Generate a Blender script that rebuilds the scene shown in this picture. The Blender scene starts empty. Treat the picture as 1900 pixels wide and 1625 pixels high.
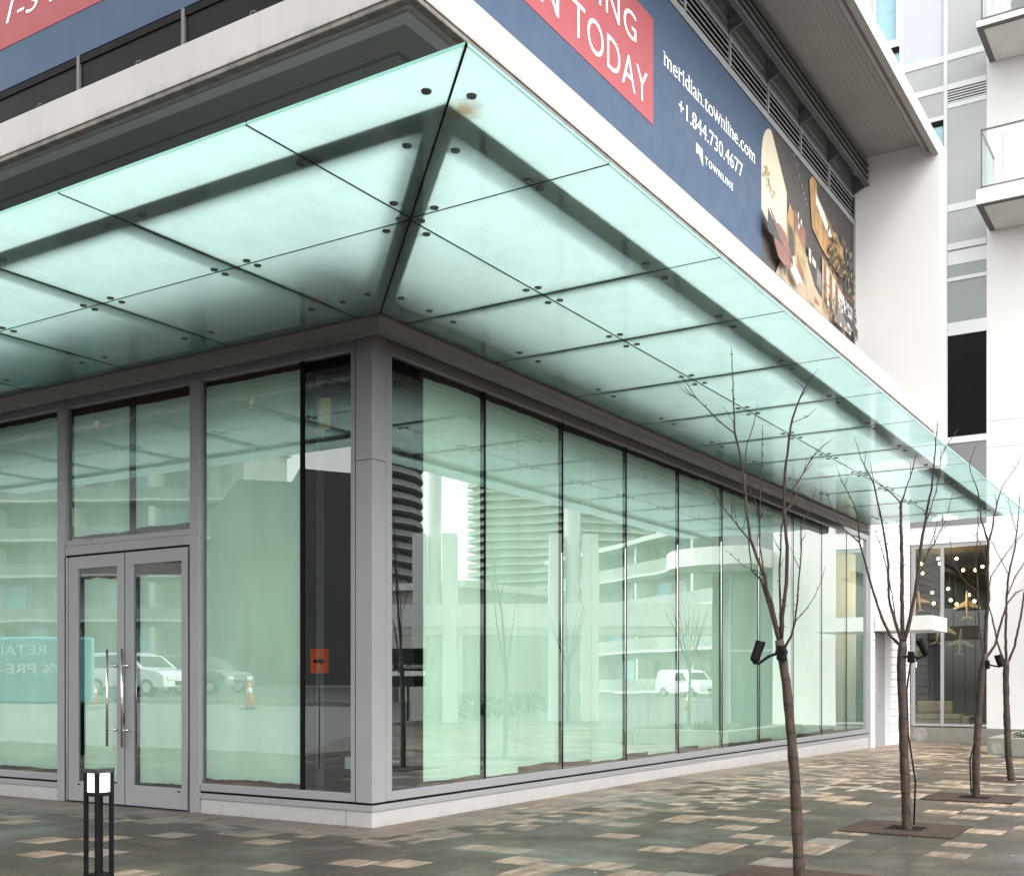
import bpy, math, random
from mathutils import Vector, Matrix
S = bpy.context.scene
R = math.radians
random.seed(7)

# ---------------------------------------------------------------- camera
F_PX, CX, YH, TH = 2095.0988, 972.4273, 1264.3994, R(31.9298)
CAM = Vector((-9.3209, -7.7121, 1.55))
cam = bpy.data.objects.new("camera", bpy.data.cameras.new("camera"))
S.collection.objects.link(cam)
cam.location = CAM
cam.rotation_euler = (R(90), 0, TH - R(90))
cam.data.sensor_fit = 'HORIZONTAL'
cam.data.sensor_width = 36.0
cam.data.lens = F_PX / 1900 * 36
cam.data.shift_x = -(CX - 950) / 1900
cam.data.shift_y = (YH - 812.5) / 1900
cam.data.clip_start = 0.05
cam.data.clip_end = 3000
S.camera = cam

# ---------------------------------------------------------------- sky, sun, exposure
SUN_EL, SUN_AZ = R(50), R(252)          # azimuth measured from +X, counter-clockwise (light comes from there)
w = bpy.data.worlds.new("World"); S.world = w; w.use_nodes = True
nt = w.node_tree; nt.nodes.clear()
sky = nt.nodes.new('ShaderNodeTexSky'); sky.sky_type = 'NISHITA'; sky.sun_disc = False
sky.sun_elevation = SUN_EL; sky.sun_rotation = R(90) - SUN_AZ
sky.air_density = 2.4; sky.dust_density = 2.5; sky.ozone_density = 1.0
hs = nt.nodes.new('ShaderNodeHueSaturation'); hs.inputs['Saturation'].default_value = 0.12
bg = nt.nodes.new('ShaderNodeBackground'); bg.inputs['Strength'].default_value = 0.15
wo = nt.nodes.new('ShaderNodeOutputWorld')
nt.links.new(sky.outputs[0], hs.inputs['Color']); nt.links.new(hs.outputs[0], bg.inputs[0]); nt.links.new(bg.outputs[0], wo.inputs[0])
sl = bpy.data.lights.new("sun", 'SUN'); sl.energy = 0.55; sl.angle = R(22); sl.color = (1.0, 0.97, 0.93)
sun = bpy.data.objects.new("sun", sl); S.collection.objects.link(sun)
sd = Vector((math.cos(SUN_EL)*math.cos(SUN_AZ), math.cos(SUN_EL)*math.sin(SUN_AZ), math.sin(SUN_EL)))
sun.rotation_euler = sd.to_track_quat('Z', 'Y').to_euler()
S.view_settings.view_transform = 'Standard'; S.view_settings.look = 'None'
S.view_settings.exposure = 1.84; S.view_settings.gamma = 1.0
try:
    S.cycles.max_bounces = 9; S.cycles.transparent_max_bounces = 16
    S.cycles.diffuse_bounces = 4; S.cycles.glossy_bounces = 5; S.cycles.transmission_bounces = 6
    S.cycles.sample_clamp_indirect = 6
except Exception: pass

# ---------------------------------------------------------------- materials
MATS = {}
def _mat(name):
    m = bpy.data.materials.new(name); m.use_nodes = True; m.node_tree.nodes.clear(); MATS[name] = m
    return m, m.node_tree
def N(t, typ, **kw):
    n = t.nodes.new(typ)
    for k, v in kw.items(): setattr(n, k, v)
    return n
def L(t, a, b): t.links.new(a, b)
def coords(t, scale=(1,1,1)):
    g = N(t, 'ShaderNodeNewGeometry'); mp = N(t, 'ShaderNodeMapping')
    mp.inputs['Scale'].default_value = scale
    L(t, g.outputs['Position'], mp.inputs[0]); return mp.outputs[0]
def noise(t, vec, scale, detail=3, rough=.55):
    n = N(t, 'ShaderNodeTexNoise'); n.inputs['Scale'].default_value = scale
    n.inputs['Detail'].default_value = detail; n.inputs['Roughness'].default_value = rough
    L(t, vec, n.inputs['Vector']); return n.outputs[0]
def ramp(t, fac, stops, interp='LINEAR'):
    r = N(t, 'ShaderNodeValToRGB'); r.color_ramp.interpolation = interp
    e = r.color_ramp.elements
    while len(e) < len(stops): e.new(.5)
    for el, (p, c) in zip(e, stops):
        el.position = p; el.color = (c if isinstance(c, tuple) else (c, c, c)) + (1,)
    L(t, fac, r.inputs[0]); return r.outputs[0]
def math_(t, op, a, b=None, c=None):
    n = N(t, 'ShaderNodeMath', operation=op)
    for i, x in enumerate((a, b, c)):
        if x is None: continue
        if isinstance(x, (int, float)): n.inputs[i].default_value = x
        else: L(t, x, n.inputs[i])
    return n.outputs[0]
def mixc(t, fac, a, b, blend='MIX'):
    n = N(t, 'ShaderNodeMix', data_type='RGBA', blend_type=blend)
    for i, x in ((0, fac), (6, a), (7, b)):
        if isinstance(x, (int, float)): n.inputs[i].default_value = x
        elif isinstance(x, tuple): n.inputs[i].default_value = x + (1,)
        else: L(t, x, n.inputs[i])
    return n.outputs[2]
def out(t, sh):
    o = N(t, 'ShaderNodeOutputMaterial'); L(t, sh, o.inputs[0]); return o
def bump(t, h, strength, dist=.01):
    b = N(t, 'ShaderNodeBump'); b.inputs['Strength'].default_value = strength; b.inputs['Distance'].default_value = dist
    L(t, h, b.inputs['Height']); return b.outputs[0]
def pbr(name, col, rough=.6, metal=0.0, var=.06, nscale=1.5, bmp=0.0, bscale=60, stretch=(1,1,1), spec=.5, coat=0, emis=None):
    m, t = _mat(name)
    p = N(t, 'ShaderNodeBsdfPrincipled'); v = coords(t, stretch)
    n = noise(t, v, nscale, 5)
    lo = tuple(c*(1-var) for c in col); hi = tuple(min(1, c*(1+var)) for c in col)
    L(t, ramp(t, n, [(.3, lo), (.7, hi)]), p.inputs['Base Color'])
    n2 = noise(t, v, nscale*4, 3)
    L(t, ramp(t, n2, [(.3, max(0, rough-.07)), (.7, min(1, rough+.07))]), p.inputs['Roughness'])
    p.inputs['Metallic'].default_value = metal
    p.inputs['Specular IOR Level'].default_value = spec
    if coat: p.inputs['Coat Weight'].default_value = coat
    if bmp: L(t, bump(t, noise(t, v, bscale, 4), bmp), p.inputs['Normal'])
    if emis: p.inputs['Emission Color'].default_value = emis[0] + (1,); p.inputs['Emission Strength'].default_value = emis[1]
    out(t, p.outputs[0]); return m

FRAME = pbr('anodised_frame', (.268, .268, .277), .42, .25, .04, .8, .02, 200)
FRAME_D = pbr('steel_beam_grey', (.115, .112, .110), .5, .2, .06)
BLACK = pbr('black_gasket', (.004, .004, .004), .7, 0, .1, spec=.1)
BLACKM = pbr('black_powder_coat', (.004, .004, .004), .6, 0, .15, 8, .05, 300, spec=.12)
PLINTH = None
STEEL = pbr('brushed_steel', (.62, .60, .57), .22, 1.0, .05, 3, .02, 250, (1,1,.05))
SOFFIT = pbr('soffit_grey', (.195, .195, .185), .7, 0, .05, 1.2)
SOFFE = pbr('eave_board_grey', (.33, .325, .305), .7, 0, .07, 1.2)
TRIM = pbr('soffit_trim', (.40, .41, .40), .55, 0, .05)
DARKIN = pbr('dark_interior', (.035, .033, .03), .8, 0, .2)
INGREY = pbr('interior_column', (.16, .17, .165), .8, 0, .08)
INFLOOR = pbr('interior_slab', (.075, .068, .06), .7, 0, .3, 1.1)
MEMBR = pbr('red_brown_membrane', (.11, .028, .020), .7, 0, .35, 6)
WHITEP = stained('white_render', (.66, .645, .635), (.60, .58, .57), 0, 1) if 0 else pbr('white_render', (.66, .645, .635), .75, 0, .02, .6, .05, 90)
WHITEW = pbr('white_panel', (.66, .64, .635), .6, 0, .02, .6)
GREYP = pbr('grey_panel', (.33, .345, .345), .45, 0, .035, .5)
GREYD = pbr('grey_panel_dark', (.17, .17, .18), .5, 0, .05, .5)
GREYF = pbr('pale_mullion', (.56, .58, .58), .45, .0, .03)
LILAC = pbr('lilac_blind', (.44, .455, .53), .5, 0, .03, .4)
BLUEW = pbr('pale_blue_blind', (.29, .49, .57), .3, 0, .06, .8)
CONC = pbr('concrete', (.30, .29, .265), .85, 0, .18, 2.2, .25, 50)
PATCH = pbr('concrete_patch', (.27, .25, .235), .85, 0, .16, 5, .1, 60)
BRONZE = pbr('dark_glass_panel', (.008, .007, .006), .35, 0, .2, spec=.08)
CORR = pbr('corrugated_grey', (.15, .148, .145), .55, .2, .10, 3, 0, 50, (.2,8,1))
SLATM = pbr('louver_slat', (.30, .30, .31), .4, .3, .06)
BLUE = pbr('banner_blue', (.038, .066, .120), .45, 0, .03, .7, .04, 9, spec=.22)
RED = pbr('banner_red', (.30, .062, .072), .45, 0, .03, .7, .04, 9, spec=.22)
WHITEI = pbr('lettering_white', (.86, .86, .85), .5, 0, .01)
RUST = pbr('rusted_steel', (.034, .018, .013), .75, .0, .35, 7, .25, 90, spec=.25)
SOIL = pbr('wet_soil', (.007, .005, .004), .9, 0, .4, 20, .6, 80, spec=.1)
LENS = pbr('lamp_lens', (.75, .75, .75), .35, 0, .01, emis=((1, .98, .96), .22))
GLOW = pbr('bulb_glow', (1, .85, .6), .4, 0, 0, emis=((1, .60, .24), 7))
WOOD = pbr('pale_wood', (.46, .34, .20), .55, 0, .15, 5, 0, 50, (1,1,.2))
BEIGE = pbr('sofa_fabric', (.40, .34, .23), .85, 0, .08, 4, .15, 120)
TEAL = pbr('hoarding_blue', (.15, .42, .52), .45, 0, .04)
ORANGE = pbr('orange_plastic', (.80, .13, .04), .45, 0, .05)
ASPH = pbr('asphalt', (.055, .055, .055), .55, 0, .25, 1.5, .3, 80)
CARW = pbr('white_car_paint', (.75, .75, .76), .25, 0, .02, coat=.6)
CARG = pbr('grey_car_paint', (.10, .11, .12), .25, 0, .02, coat=.6)
RUBBER = pbr('tyre_rubber', (.02, .02, .02), .8, 0, .1)
GRASS = pbr('grass_green', (.055, .075, .03), .9, 0, .4, 6, .5, 60)
TAN = pbr('tan_render', (.33, .31, .28), .8, 0, .06)
HEDGE = pbr('hedge_leaf', (.035, .055, .02), .7, 0, .5, 14)
YELLOWL = pbr('lit_yellow_panel', (.30, .25, .12), .6, 0, .05, emis=((.8, .62, .3), .03))

def stained(name, base, stain, zlo, zhi, rough=.75, amount=1.0):
    """a painted or cast surface with real grime: noise streaks strongest between zlo and zhi"""
    m, t = _mat(name); p = N(t, 'ShaderNodeBsdfPrincipled')
    g = N(t, 'ShaderNodeNewGeometry'); sp = N(t, 'ShaderNodeSeparateXYZ'); L(t, g.outputs['Position'], sp.inputs[0])
    mr = N(t, 'ShaderNodeMapRange'); mr.inputs[1].default_value = zlo; mr.inputs[2].default_value = zhi
    mr.inputs[3].default_value = 1; mr.inputs[4].default_value = 0; L(t, sp.outputs[2], mr.inputs[0])
    v = coords(t, (1, 1, .5)); n1 = noise(t, v, 7, 6, .65); n2 = noise(t, v, .9, 4)
    k = math_(t, 'MULTIPLY', mr.outputs[0], ramp(t, n1, [(.42, 0.), (.62, 1.)]))
    k = math_(t, 'MULTIPLY', k, amount)
    blotch = ramp(t, n2, [(.35, tuple(c*.93 for c in base)), (.65, base)])
    streak = ramp(t, noise(t, coords(t, (9, 9, .35)), 1.0, 4), [(.55, 1.0), (.8, .90)])
    c = mixc(t, k, blotch, stain)
    c = mixc(t, 1.0, c, streak, 'MULTIPLY')
    L(t, c, p.inputs['Base Color']); p.inputs['Roughness'].default_value = rough
    L(t, bump(t, noise(t, coords(t), 70, 3), .06), p.inputs['Normal'])
    out(t, p.outputs[0]); return m
PLINTH = stained('painted_plinth', (.34, .325, .317), (.25, .23, .21), 0.0, .10, .7, .6)
FASCIA = stained('terrace_fascia', (.37, .352, .34), (.11, .12, .11), 6.87, 7.02, .75, .55)
DRIP = stained('mossy_drip_edge', (.20, .18, .155), (.045, .04, .035), 6, 8, .9, .9)
EAVEF = stained('eave_fascia', (.42, .41, .395), (.2, .18, .16), 12.8, 12.95, .7, .6)

# window glass: thin clear tinted pane, strong coated reflection, very slight waviness
def glass(name, tint, k=2.2, add=.05, wavy=.012, wscale=.9, rough=0.0):
    m, t = _mat(name)
    fr = N(t, 'ShaderNodeFresnel'); fr.inputs[0].default_value = 1.5
    f = math_(t, 'MINIMUM', math_(t, 'MULTIPLY_ADD', fr.outputs[0], k, add), .92)
    tr = N(t, 'ShaderNodeBsdfTransparent'); tr.inputs[0].default_value = tint + (1,)
    gl = N(t, 'ShaderNodeBsdfGlossy'); gl.inputs['Roughness'].default_value = rough
    gl.inputs['Color'].default_value = (.93, 1.0, .97, 1)
    if wavy:
        L(t, bump(t, noise(t, coords(t), wscale, 1), 1.0, wavy), gl.inputs['Normal'])
    mx = N(t, 'ShaderNodeMixShader'); L(t, f, mx.inputs[0]); L(t, tr.outputs[0], mx.inputs[1]); L(t, gl.outputs[0], mx.inputs[2])
    out(t, mx.outputs[0]); return m
GLASS = glass('storefront_glass', (.80, .985, .895), 3.1, .06, .0022, .55)
m, t = _mat('inner_glass_face'); tr = N(t, 'ShaderNodeBsdfTransparent'); out(t, tr.outputs[0]); CLEAR = m
GLASSD = glass('lobby_glass', (.84, .88, .86), 1.5, .02, .002, .5)
GLASSR = glass('railing_glass', (.96, .97, .965), .7, .0, 0)
GEDGE = pbr('green_glass_edge', (.17, .40, .34), .15, 0, .1)

# canopy glass: clear top and edges, white ceramic frit on the underside
m, t = _mat('canopy_glass_top')
tr = N(t, 'ShaderNodeBsdfTransparent'); tr.inputs[0].default_value = (.93, .985, .97, 1)
gl = N(t, 'ShaderNodeBsdfGlossy'); gl.inputs['Roughness'].default_value = .05
fr = N(t, 'ShaderNodeFresnel'); fr.inputs[0].default_value = 1.5
mx = N(t, 'ShaderNodeMixShader'); L(t, fr.outputs[0], mx.inputs[0]); L(t, tr.outputs[0], mx.inputs[1]); L(t, gl.outputs[0], mx.inputs[2]); out(t, mx.outputs[0])
CTOP = m
m, t = _mat('canopy_frit')
v = coords(t); dirt = noise(t, v, 1.3, 6, .6); fine = noise(t, v, 26, 4, .7)
drt = math_(t, 'MULTIPLY', ramp(t, dirt, [(.30, .93), (.60, 1.0)]), ramp(t, fine, [(.3, .95), (.7, 1.0)]))
rings = N(t, 'ShaderNodeTexVoronoi', feature='F1'); rings.inputs['Scale'].default_value = 5.5; L(t, v, rings.inputs['Vector'])
spots = ramp(t, rings.outputs['Distance'], [(.0, .55), (.035, .72), (.055, 1.0)])
sel = ramp(t, noise(t, v, 2.7, 2), [(.60, 0.0), (.63, 1.0)])
spots = mixc(t, sel, (1., 1., 1.), spots)
vst = ramp(t, noise(t, coords(t, (3.1, 3.1, 1)), 1.0, 6, .7), [(.40, .955), (.50, 1.0)])
drt = math_(t, 'MULTIPLY', drt, vst)
colT = mixc(t, 1.0, (.61, .805, .785), drt, 'MULTIPLY'); colT = mixc(t, 1.0, colT, spots, 'MULTIPLY')
gp_ = N(t, 'ShaderNodeNewGeometry'); vd = N(t, 'ShaderNodeVectorMath', operation='DISTANCE'); L(t, gp_.outputs['Position'], vd.inputs[0]); vd.inputs[1].default_value = (-3.43, -3.57, 5.185)
rs = math_(t, 'ADD', vd.outputs['Value'], math_(t, 'MULTIPLY', noise(t, v, 9, 4), .16))
colT = mixc(t, ramp(t, rs, [(.10, .85), (.25, 0.)]), colT, (.30, .20, .08))     # rust stain by the hip
tl = N(t, 'ShaderNodeBsdfTranslucent'); L(t, colT, tl.inputs[0])
df = N(t, 'ShaderNodeBsdfDiffuse'); L(t, mixc(t, 1.0, colT, (.62, .62, .62), 'MULTIPLY'), df.inputs[0])
m1 = N(t, 'ShaderNodeMixShader'); m1.inputs[0].default_value = .08; L(t, tl.outputs[0], m1.inputs[1]); L(t, df.outputs[0], m1.inputs[2])
gl = N(t, 'ShaderNodeBsdfGlossy'); gl.inputs['Roughness'].default_value = .02; gl.inputs[0].default_value = (.95, 1, 1, 1)
fr = N(t, 'ShaderNodeFresnel'); fr.inputs[0].default_value = 1.5
m2 = N(t, 'ShaderNodeMixShader'); L(t, math_(t, 'MULTIPLY', fr.outputs[0], .62), m2.inputs[0]); L(t, m1.outputs[0], m2.inputs[1]); L(t, gl.outputs[0], m2.inputs[2])
out(t, m2.outputs[0]); CFRIT = m

# paper stuck behind the glass
m, t = _mat('window_paper')
v = coords(t); n1 = noise(t, v, .8, 3); n2 = noise(t, coords(t, (1, 1, .25)), 2.2, 5, .6)
c = mixc(t, 1.0, ramp(t, n1, [(.3, (.75, .76, .71)), (.7, (.83, .83, .80))]), ramp(t, n2, [(.35, .92), (.6, 1.0)]), 'MULTIPLY')
p = N(t, 'ShaderNodeBsdfPrincipled'); L(t, c, p.inputs['Base Color']); p.inputs['Roughness'].default_value = .8
L(t, bump(t, noise(t, coords(t, (1, 1, .4)), 3.0, 3), .5, .02), p.inputs['Normal']); out(t, p.outputs[0]); PAPER = m

# paving
m, t = _mat('granite_pavers')
g = N(t, 'ShaderNodeNewGeometry'); sp = N(t, 'ShaderNodeSeparateXYZ'); L(t, g.outputs['Position'], sp.inputs[0])
PX, PY = .74, .385
wob = noise(t, coords(t), .8, 2)
kk0 = math_(t, 'MAXIMUM', math_(t, 'MULTIPLY', sp.outputs[0], -1.0), math_(t, 'MULTIPLY', sp.outputs[1], -1.0))
rr0 = N(t, 'ShaderNodeMapRange'); rr0.inputs[1].default_value = -1; rr0.inputs[2].default_value = 5; rr0.inputs[3].default_value = 1.0; rr0.inputs[4].default_value = 2.7; L(t, sp.outputs[0], rr0.inputs[0])
small = math_(t, 'LESS_THAN', math_(t, 'SUBTRACT', kk0, math_(t, 'MULTIPLY', math_(t, 'SUBTRACT', wob, .5), 1.6)), rr0.outputs[0])
inv_ = math_(t, 'MULTIPLY_ADD', small, .60, 1.0)
XX = math_(t, 'MULTIPLY', sp.outputs[0], inv_); YY = math_(t, 'MULTIPLY', sp.outputs[1], inv_)
row = math_(t, 'FLOOR', math_(t, 'DIVIDE', YY, PY))
wn0 = N(t, 'ShaderNodeTexWhiteNoise', noise_dimensions='1D'); L(t, row, wn0.inputs['W'])
xs = math_(t, 'ADD', math_(t, 'DIVIDE', XX, PX), math_(t, 'MULTIPLY', wn0.outputs[0], 1.0))
# every cell split in two unequal stones
cell = math_(t, 'FLOOR', xs); fx = math_(t, 'FRACT', xs)
half = math_(t, 'GREATER_THAN', fx, .54)
cid = math_(t, 'ADD', math_(t, 'MULTIPLY', cell, 2.0), half)
cv = N(t, 'ShaderNodeCombineXYZ'); L(t, cid, cv.inputs[0]); L(t, row, cv.inputs[1])
wn = N(t, 'ShaderNodeTexWhiteNoise', noise_dimensions='2D'); L(t, cv.outputs[0], wn.inputs['Vector'])
wc = N(t, 'ShaderNodeSeparateColor'); L(t, wn.outputs['Color'], wc.inputs[0])
streak = noise(t, coords(t, (1.0, 6.5, 1)), 1.5, 4, .6); mott = noise(t, coords(t), 5, 5, .6); big = noise(t, coords(t), .35, 3)
dark = mixc(t, wc.outputs[0], (.022, .0192, .0142), (.032, .028, .0215))
dark = mixc(t, math_(t, 'GREATER_THAN', wc.outputs[1], .78), dark, (.048, .039, .028))
dark = mixc(t, math_(t, 'LESS_THAN', wc.outputs[0], .16), dark, (.018, .0165, .0135))
dark = mixc(t, ramp(t, mott, [(.35, 0.), (.7, 1.)]), dark, (.024, .0215, .0165))
tan_ = ramp(t, streak, [(.30, (.062, .053, .040)), (.5, (.125, .107, .083)), (.72, (.235, .215, .185))])
lightg = mixc(t, streak, (.085, .082, .074), (.16, .152, .14))
# stretch of mixed, busier stones along the right wall
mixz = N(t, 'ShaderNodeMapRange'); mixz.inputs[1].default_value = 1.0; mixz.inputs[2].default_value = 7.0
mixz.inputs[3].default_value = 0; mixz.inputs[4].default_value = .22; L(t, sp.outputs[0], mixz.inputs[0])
isTan = math_(t, 'GREATER_THAN', wn.outputs['Value'], math_(t, 'SUBTRACT', .84, math_(t, 'MULTIPLY', mixz.outputs[0], .25)))
# distance to the building wall line: pale stones next to the shopfront
dx = math_(t, 'MULTIPLY', sp.outputs[0], -1.0)
dy = math_(t, 'MULTIPLY', sp.outputs[1], -1.0)
dist = math_(t, 'MAXIMUM', dx, dy)
edge = math_(t, 'ADD', dist, math_(t, 'MULTIPLY', wc.outputs[1], .5))
near = math_(t, 'LESS_THAN', edge, .98)
isL = math_(t, 'GREATER_THAN', math_(t, 'ADD', wc.outputs[2], 0.0), .972)
inner = math_(t, 'LESS_THAN', dist, 3.2)
isL2 = math_(t, 'LESS_THAN', wc.outputs[1], math_(t, 'MULTIPLY', mixz.outputs[0], inner))
c = mixc(t, isL, dark, lightg); c = mixc(t, math_(t, 'MULTIPLY', small, math_(t, 'GREATER_THAN', wc.outputs[2], .40)), c, mixc(t, wc.outputs[0], (.045, .042, .035), (.115, .108, .095)))
c = mixc(t, isL2, c, mixc(t, .5, lightg, (.2, .18, .15)))
c = mixc(t, near, c, mixc(t, wc.outputs[0], (.075, .071, .063), (.13, .123, .112)))
c = mixc(t, isTan, c, tan_)
# joints
def edged(fr_, wdt):
    a = math_(t, 'LESS_THAN', fr_, wdt); b = math_(t, 'GREATER_THAN', fr_, 1 - wdt); return math_(t, 'MAXIMUM', a, b)
jy = edged(math_(t, 'FRACT', math_(t, 'DIVIDE', YY, PY)), .021)
jx = edged(fx, .011)
jm = math_(t, 'LESS_THAN', math_(t, 'ABSOLUTE', math_(t, 'SUBTRACT', fx, .62)), .006)
jt = math_(t, 'MAXIMUM', jy, math_(t, 'MAXIMUM', jx, jm))
joint_n = ramp(t, mott, [(.4, .75), (.6, 1.0)])
c = mixc(t, math_(t, 'MULTIPLY', jt, joint_n), c, (.010, .009, .008))
debris = N(t, 'ShaderNodeTexVoronoi'); debris.inputs['Scale'].default_value = 3.3; L(t, coords(t), debris.inputs['Vector'])
dmask = math_(t, 'LESS_THAN', debris.outputs['Distance'], .032)
c = mixc(t, dmask, c, (.62, .56, .46))
grit = noise(t, coords(t), 38, 4, .7); wetp = ramp(t, noise(t, coords(t), 1.1, 5, .65), [(.35, .66), (.6, 1.0)])
c = mixc(t, 1.0, c, ramp(t, big, [(.3, .82), (.65, 1.08)]), 'MULTIPLY'); c = mixc(t, 1.0, c, ramp(t, grit, [(.3, .70), (.7, 1.22)]), 'MULTIPLY'); c = mixc(t, 1.0, c, wetp, 'MULTIPLY')
c = mixc(t, 1.0, c, (1.18, 1.0, .90), 'MULTIPLY')
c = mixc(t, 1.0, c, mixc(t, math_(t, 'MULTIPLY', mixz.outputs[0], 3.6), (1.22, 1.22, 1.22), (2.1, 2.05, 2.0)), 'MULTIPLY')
p = N(t, 'ShaderNodeBsdfPrincipled'); L(t, c, p.inputs['Base Color']); p.inputs['Specular IOR Level'].default_value = .36
wet = ramp(t, noise(t, coords(t), .5, 4, .6), [(.36, .26), (.62, .58)])
rr = math_(t, 'ADD', wet, math_(t, 'MULTIPLY', wc.outputs[0], .12))
L(t, rr, p.inputs['Roughness'])
hh = math_(t, 'SUBTRACT', math_(t, 'ADD', math_(t, 'MULTIPLY', mott, .25), math_(t, 'MULTIPLY', wc.outputs[2], .25)), jt)
L(t, bump(t, hh, .35, .008), p.inputs['Normal'])
out(t, p.outputs[0]); PAVE = m

# bark
m, t = _mat('sapling_bark')
v = coords(t, (1, 1, .25)); n1 = noise(t, v, 30, 4); n2 = noise(t, coords(t), 4, 3)
c = mixc(t, n2, (.017, .012, .009), (.072, .046, .035)); c = mixc(t, 1.0, c, ramp(t, n1, [(.35, .6), (.6, 1.1)]), 'MULTIPLY')
wv = N(t, 'ShaderNodeTexWave', bands_direction='Z'); wv.inputs['Scale'].default_value = 1.6; wv.inputs['Distortion'].default_value = 2.5; L(t, coords(t), wv.inputs['Vector'])
c = mixc(t, ramp(t, wv.outputs[1], [(.0, .8), (.05, 0.)]), c, (.012, .009, .008))
p = N(t, 'ShaderNodeBsdfPrincipled'); L(t, c, p.inputs['Base Color']); p.inputs['Roughness'].default_value = .65; p.inputs['Specular IOR Level'].default_value = .25
L(t, bump(t, n1, .6, .008), p.inputs['Normal']); out(t, p.outputs[0]); BARK = m

# ---------------------------------------------------------------- geometry helpers
def wmat(o):
    m_ = Matrix.LocRotScale(o.location, o.rotation_euler, None)
    return (wmat(o.parent) @ o.matrix_parent_inverse @ m_) if o.parent else m_
def setpar(o, parent):      # children are authored in world coordinates
    o.parent = parent; o.matrix_parent_inverse = wmat(parent).inverted()
class MB:
    def __init__(s): s.v = []; s.f = []; s.m = []
    def quad(s, pts, mi=0):
        n = len(s.v); s.v += [tuple(p) for p in pts]; s.f.append(tuple(range(n, n+len(pts)))); s.m.append(mi); return s
    def box(s, x0, y0, z0, x1, y1, z1, mi=0, mis=None):
        x0, x1 = min(x0, x1), max(x0, x1); y0, y1 = min(y0, y1), max(y0, y1); z0, z1 = min(z0, z1), max(z0, z1)
        n = len(s.v)
        s.v += [(x0,y0,z0),(x1,y0,z0),(x1,y1,z0),(x0,y1,z0),(x0,y0,z1),(x1,y0,z1),(x1,y1,z1),(x0,y1,z1)]
        F = [(0,3,2,1),(4,5,6,7),(0,1,5,4),(1,2,6,5),(2,3,7,6),(3,0,4,7)]
        for i, q in enumerate(F):
            s.f.append(tuple(n+a for a in q)); s.m.append(mis[i] if mis else mi)
        return s
    def prism(s, poly, z0, z1, mi=0, mib=None, mit=None, zf=None):
        """vertical prism over a ccw xy polygon; zf(x,y) may tilt both faces"""
        n = len(s.v); k = len(poly); zf = zf or (lambda x, y: 0)
        s.v += [(x, y, z0+zf(x, y)) for x, y in poly] + [(x, y, z1+zf(x, y)) for x, y in poly]
        s.f.append(tuple(n+i for i in reversed(range(k)))); s.m.append(mi if mib is None else mib)
        s.f.append(tuple(n+k+i for i in range(k))); s.m.append(mi if mit is None else mit)
        for i in range(k):
            j = (i+1) % k; s.f.append((n+i, n+j, n+k+j, n+k+i)); s.m.append(mi)
        return s
    def extr(s, poly3, d, mi=0):
        """planar 3d polygon extruded along vector d"""
        n = len(s.v); k = len(poly3); d = Vector(d)
        s.v += [tuple(Vector(p)) for p in poly3] + [tuple(Vector(p)+d) for p in poly3]
        s.f.append(tuple(n+i for i in range(k))); s.f.append(tuple(n+k+i for i in reversed(range(k))))
        s.m += [mi, mi]
        for i in range(k):
            j = (i+1) % k; s.f.append((n+i, n+k+i, n+k+j, n+j)); s.m.append(mi)
        return s
    def tube(s, pts, rad, seg=8, mi=0, cap=True):
        pts = [Vector(p) for p in pts]; n0 = len(s.v)
        if isinstance(rad, (int, float)): rad = [rad]*len(pts)
        prev = None
        for i, p in enumerate(pts):
            d = (pts[min(i+1, len(pts)-1)] - pts[max(i-1, 0)])
            if d.length < 1e-7: d = Vector((0,0,1))
            d.normalize()
            a = d.orthogonal().normalized() if prev is None else (prev - d*prev.dot(d)).normalized()
            prev = a; b = d.cross(a)
            for k in range(seg):
                an = 2*math.pi*k/seg; s.v.append(tuple(p + (a*math.cos(an)+b*math.sin(an))*rad[i]))
        for i in range(len(pts)-1):
            for k in range(seg):
                a0 = n0+i*seg+k; a1 = n0+i*seg+(k+1) % seg
                s.f.append((a0, a1, a1+seg, a0+seg)); s.m.append(mi)
        if cap:
            s.f.append(tuple(n0+k for k in reversed(range(seg)))); s.m.append(mi)
            e = n0+(len(pts)-1)*seg; s.f.append(tuple(e+k for k in range(seg))); s.m.append(mi)
        return s
    def ball(s, c, r, seg=8, rings=5, mi=0, sc=(1,1,1)):
        n0 = len(s.v); c = Vector(c)
        for i in range(rings+1):
            ph = math.pi*i/rings
            for k in range(seg):
                th = 2*math.pi*k/seg
                s.v.append((c.x+r*sc[0]*math.sin(ph)*math.cos(th), c.y+r*sc[1]*math.sin(ph)*math.sin(th), c.z+r*sc[2]*math.cos(ph)))
        for i in range(rings):
            for k in range(seg):
                a = n0+i*seg+k; b = n0+i*seg+(k+1) % seg
                s.f.append((a, a+seg, b+seg, b)); s.m.append(mi)
        return s
    def build(s, name, mats, parent=None, smooth=False, bevel=0, **tags):
        me = bpy.data.meshes.new(name); me.from_pydata(s.v, [], s.f)
        if not isinstance(mats, (list, tuple)): mats = [mats]
        for m_ in mats: me.materials.append(m_)
        me.polygons.foreach_set('material_index', s.m)
        if smooth: me.polygons.foreach_set('use_smooth', [True]*len(s.f))
        me.update()
        o = bpy.data.objects.new(name, me); S.collection.objects.link(o)
        if parent: setpar(o, parent)
        if bevel:
            b = o.modifiers.new('bevel', 'BEVEL'); b.width = bevel; b.segments = 2; b.limit_method = 'ANGLE'
        return tagp(o, **tags)
def tagp(o, label=None, cat=None, group=None, kind=None):
    if label: o['label'] = label
    if cat: o['category'] = cat
    if group: o['group'] = group
    if kind: o['kind'] = kind
    return o
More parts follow.
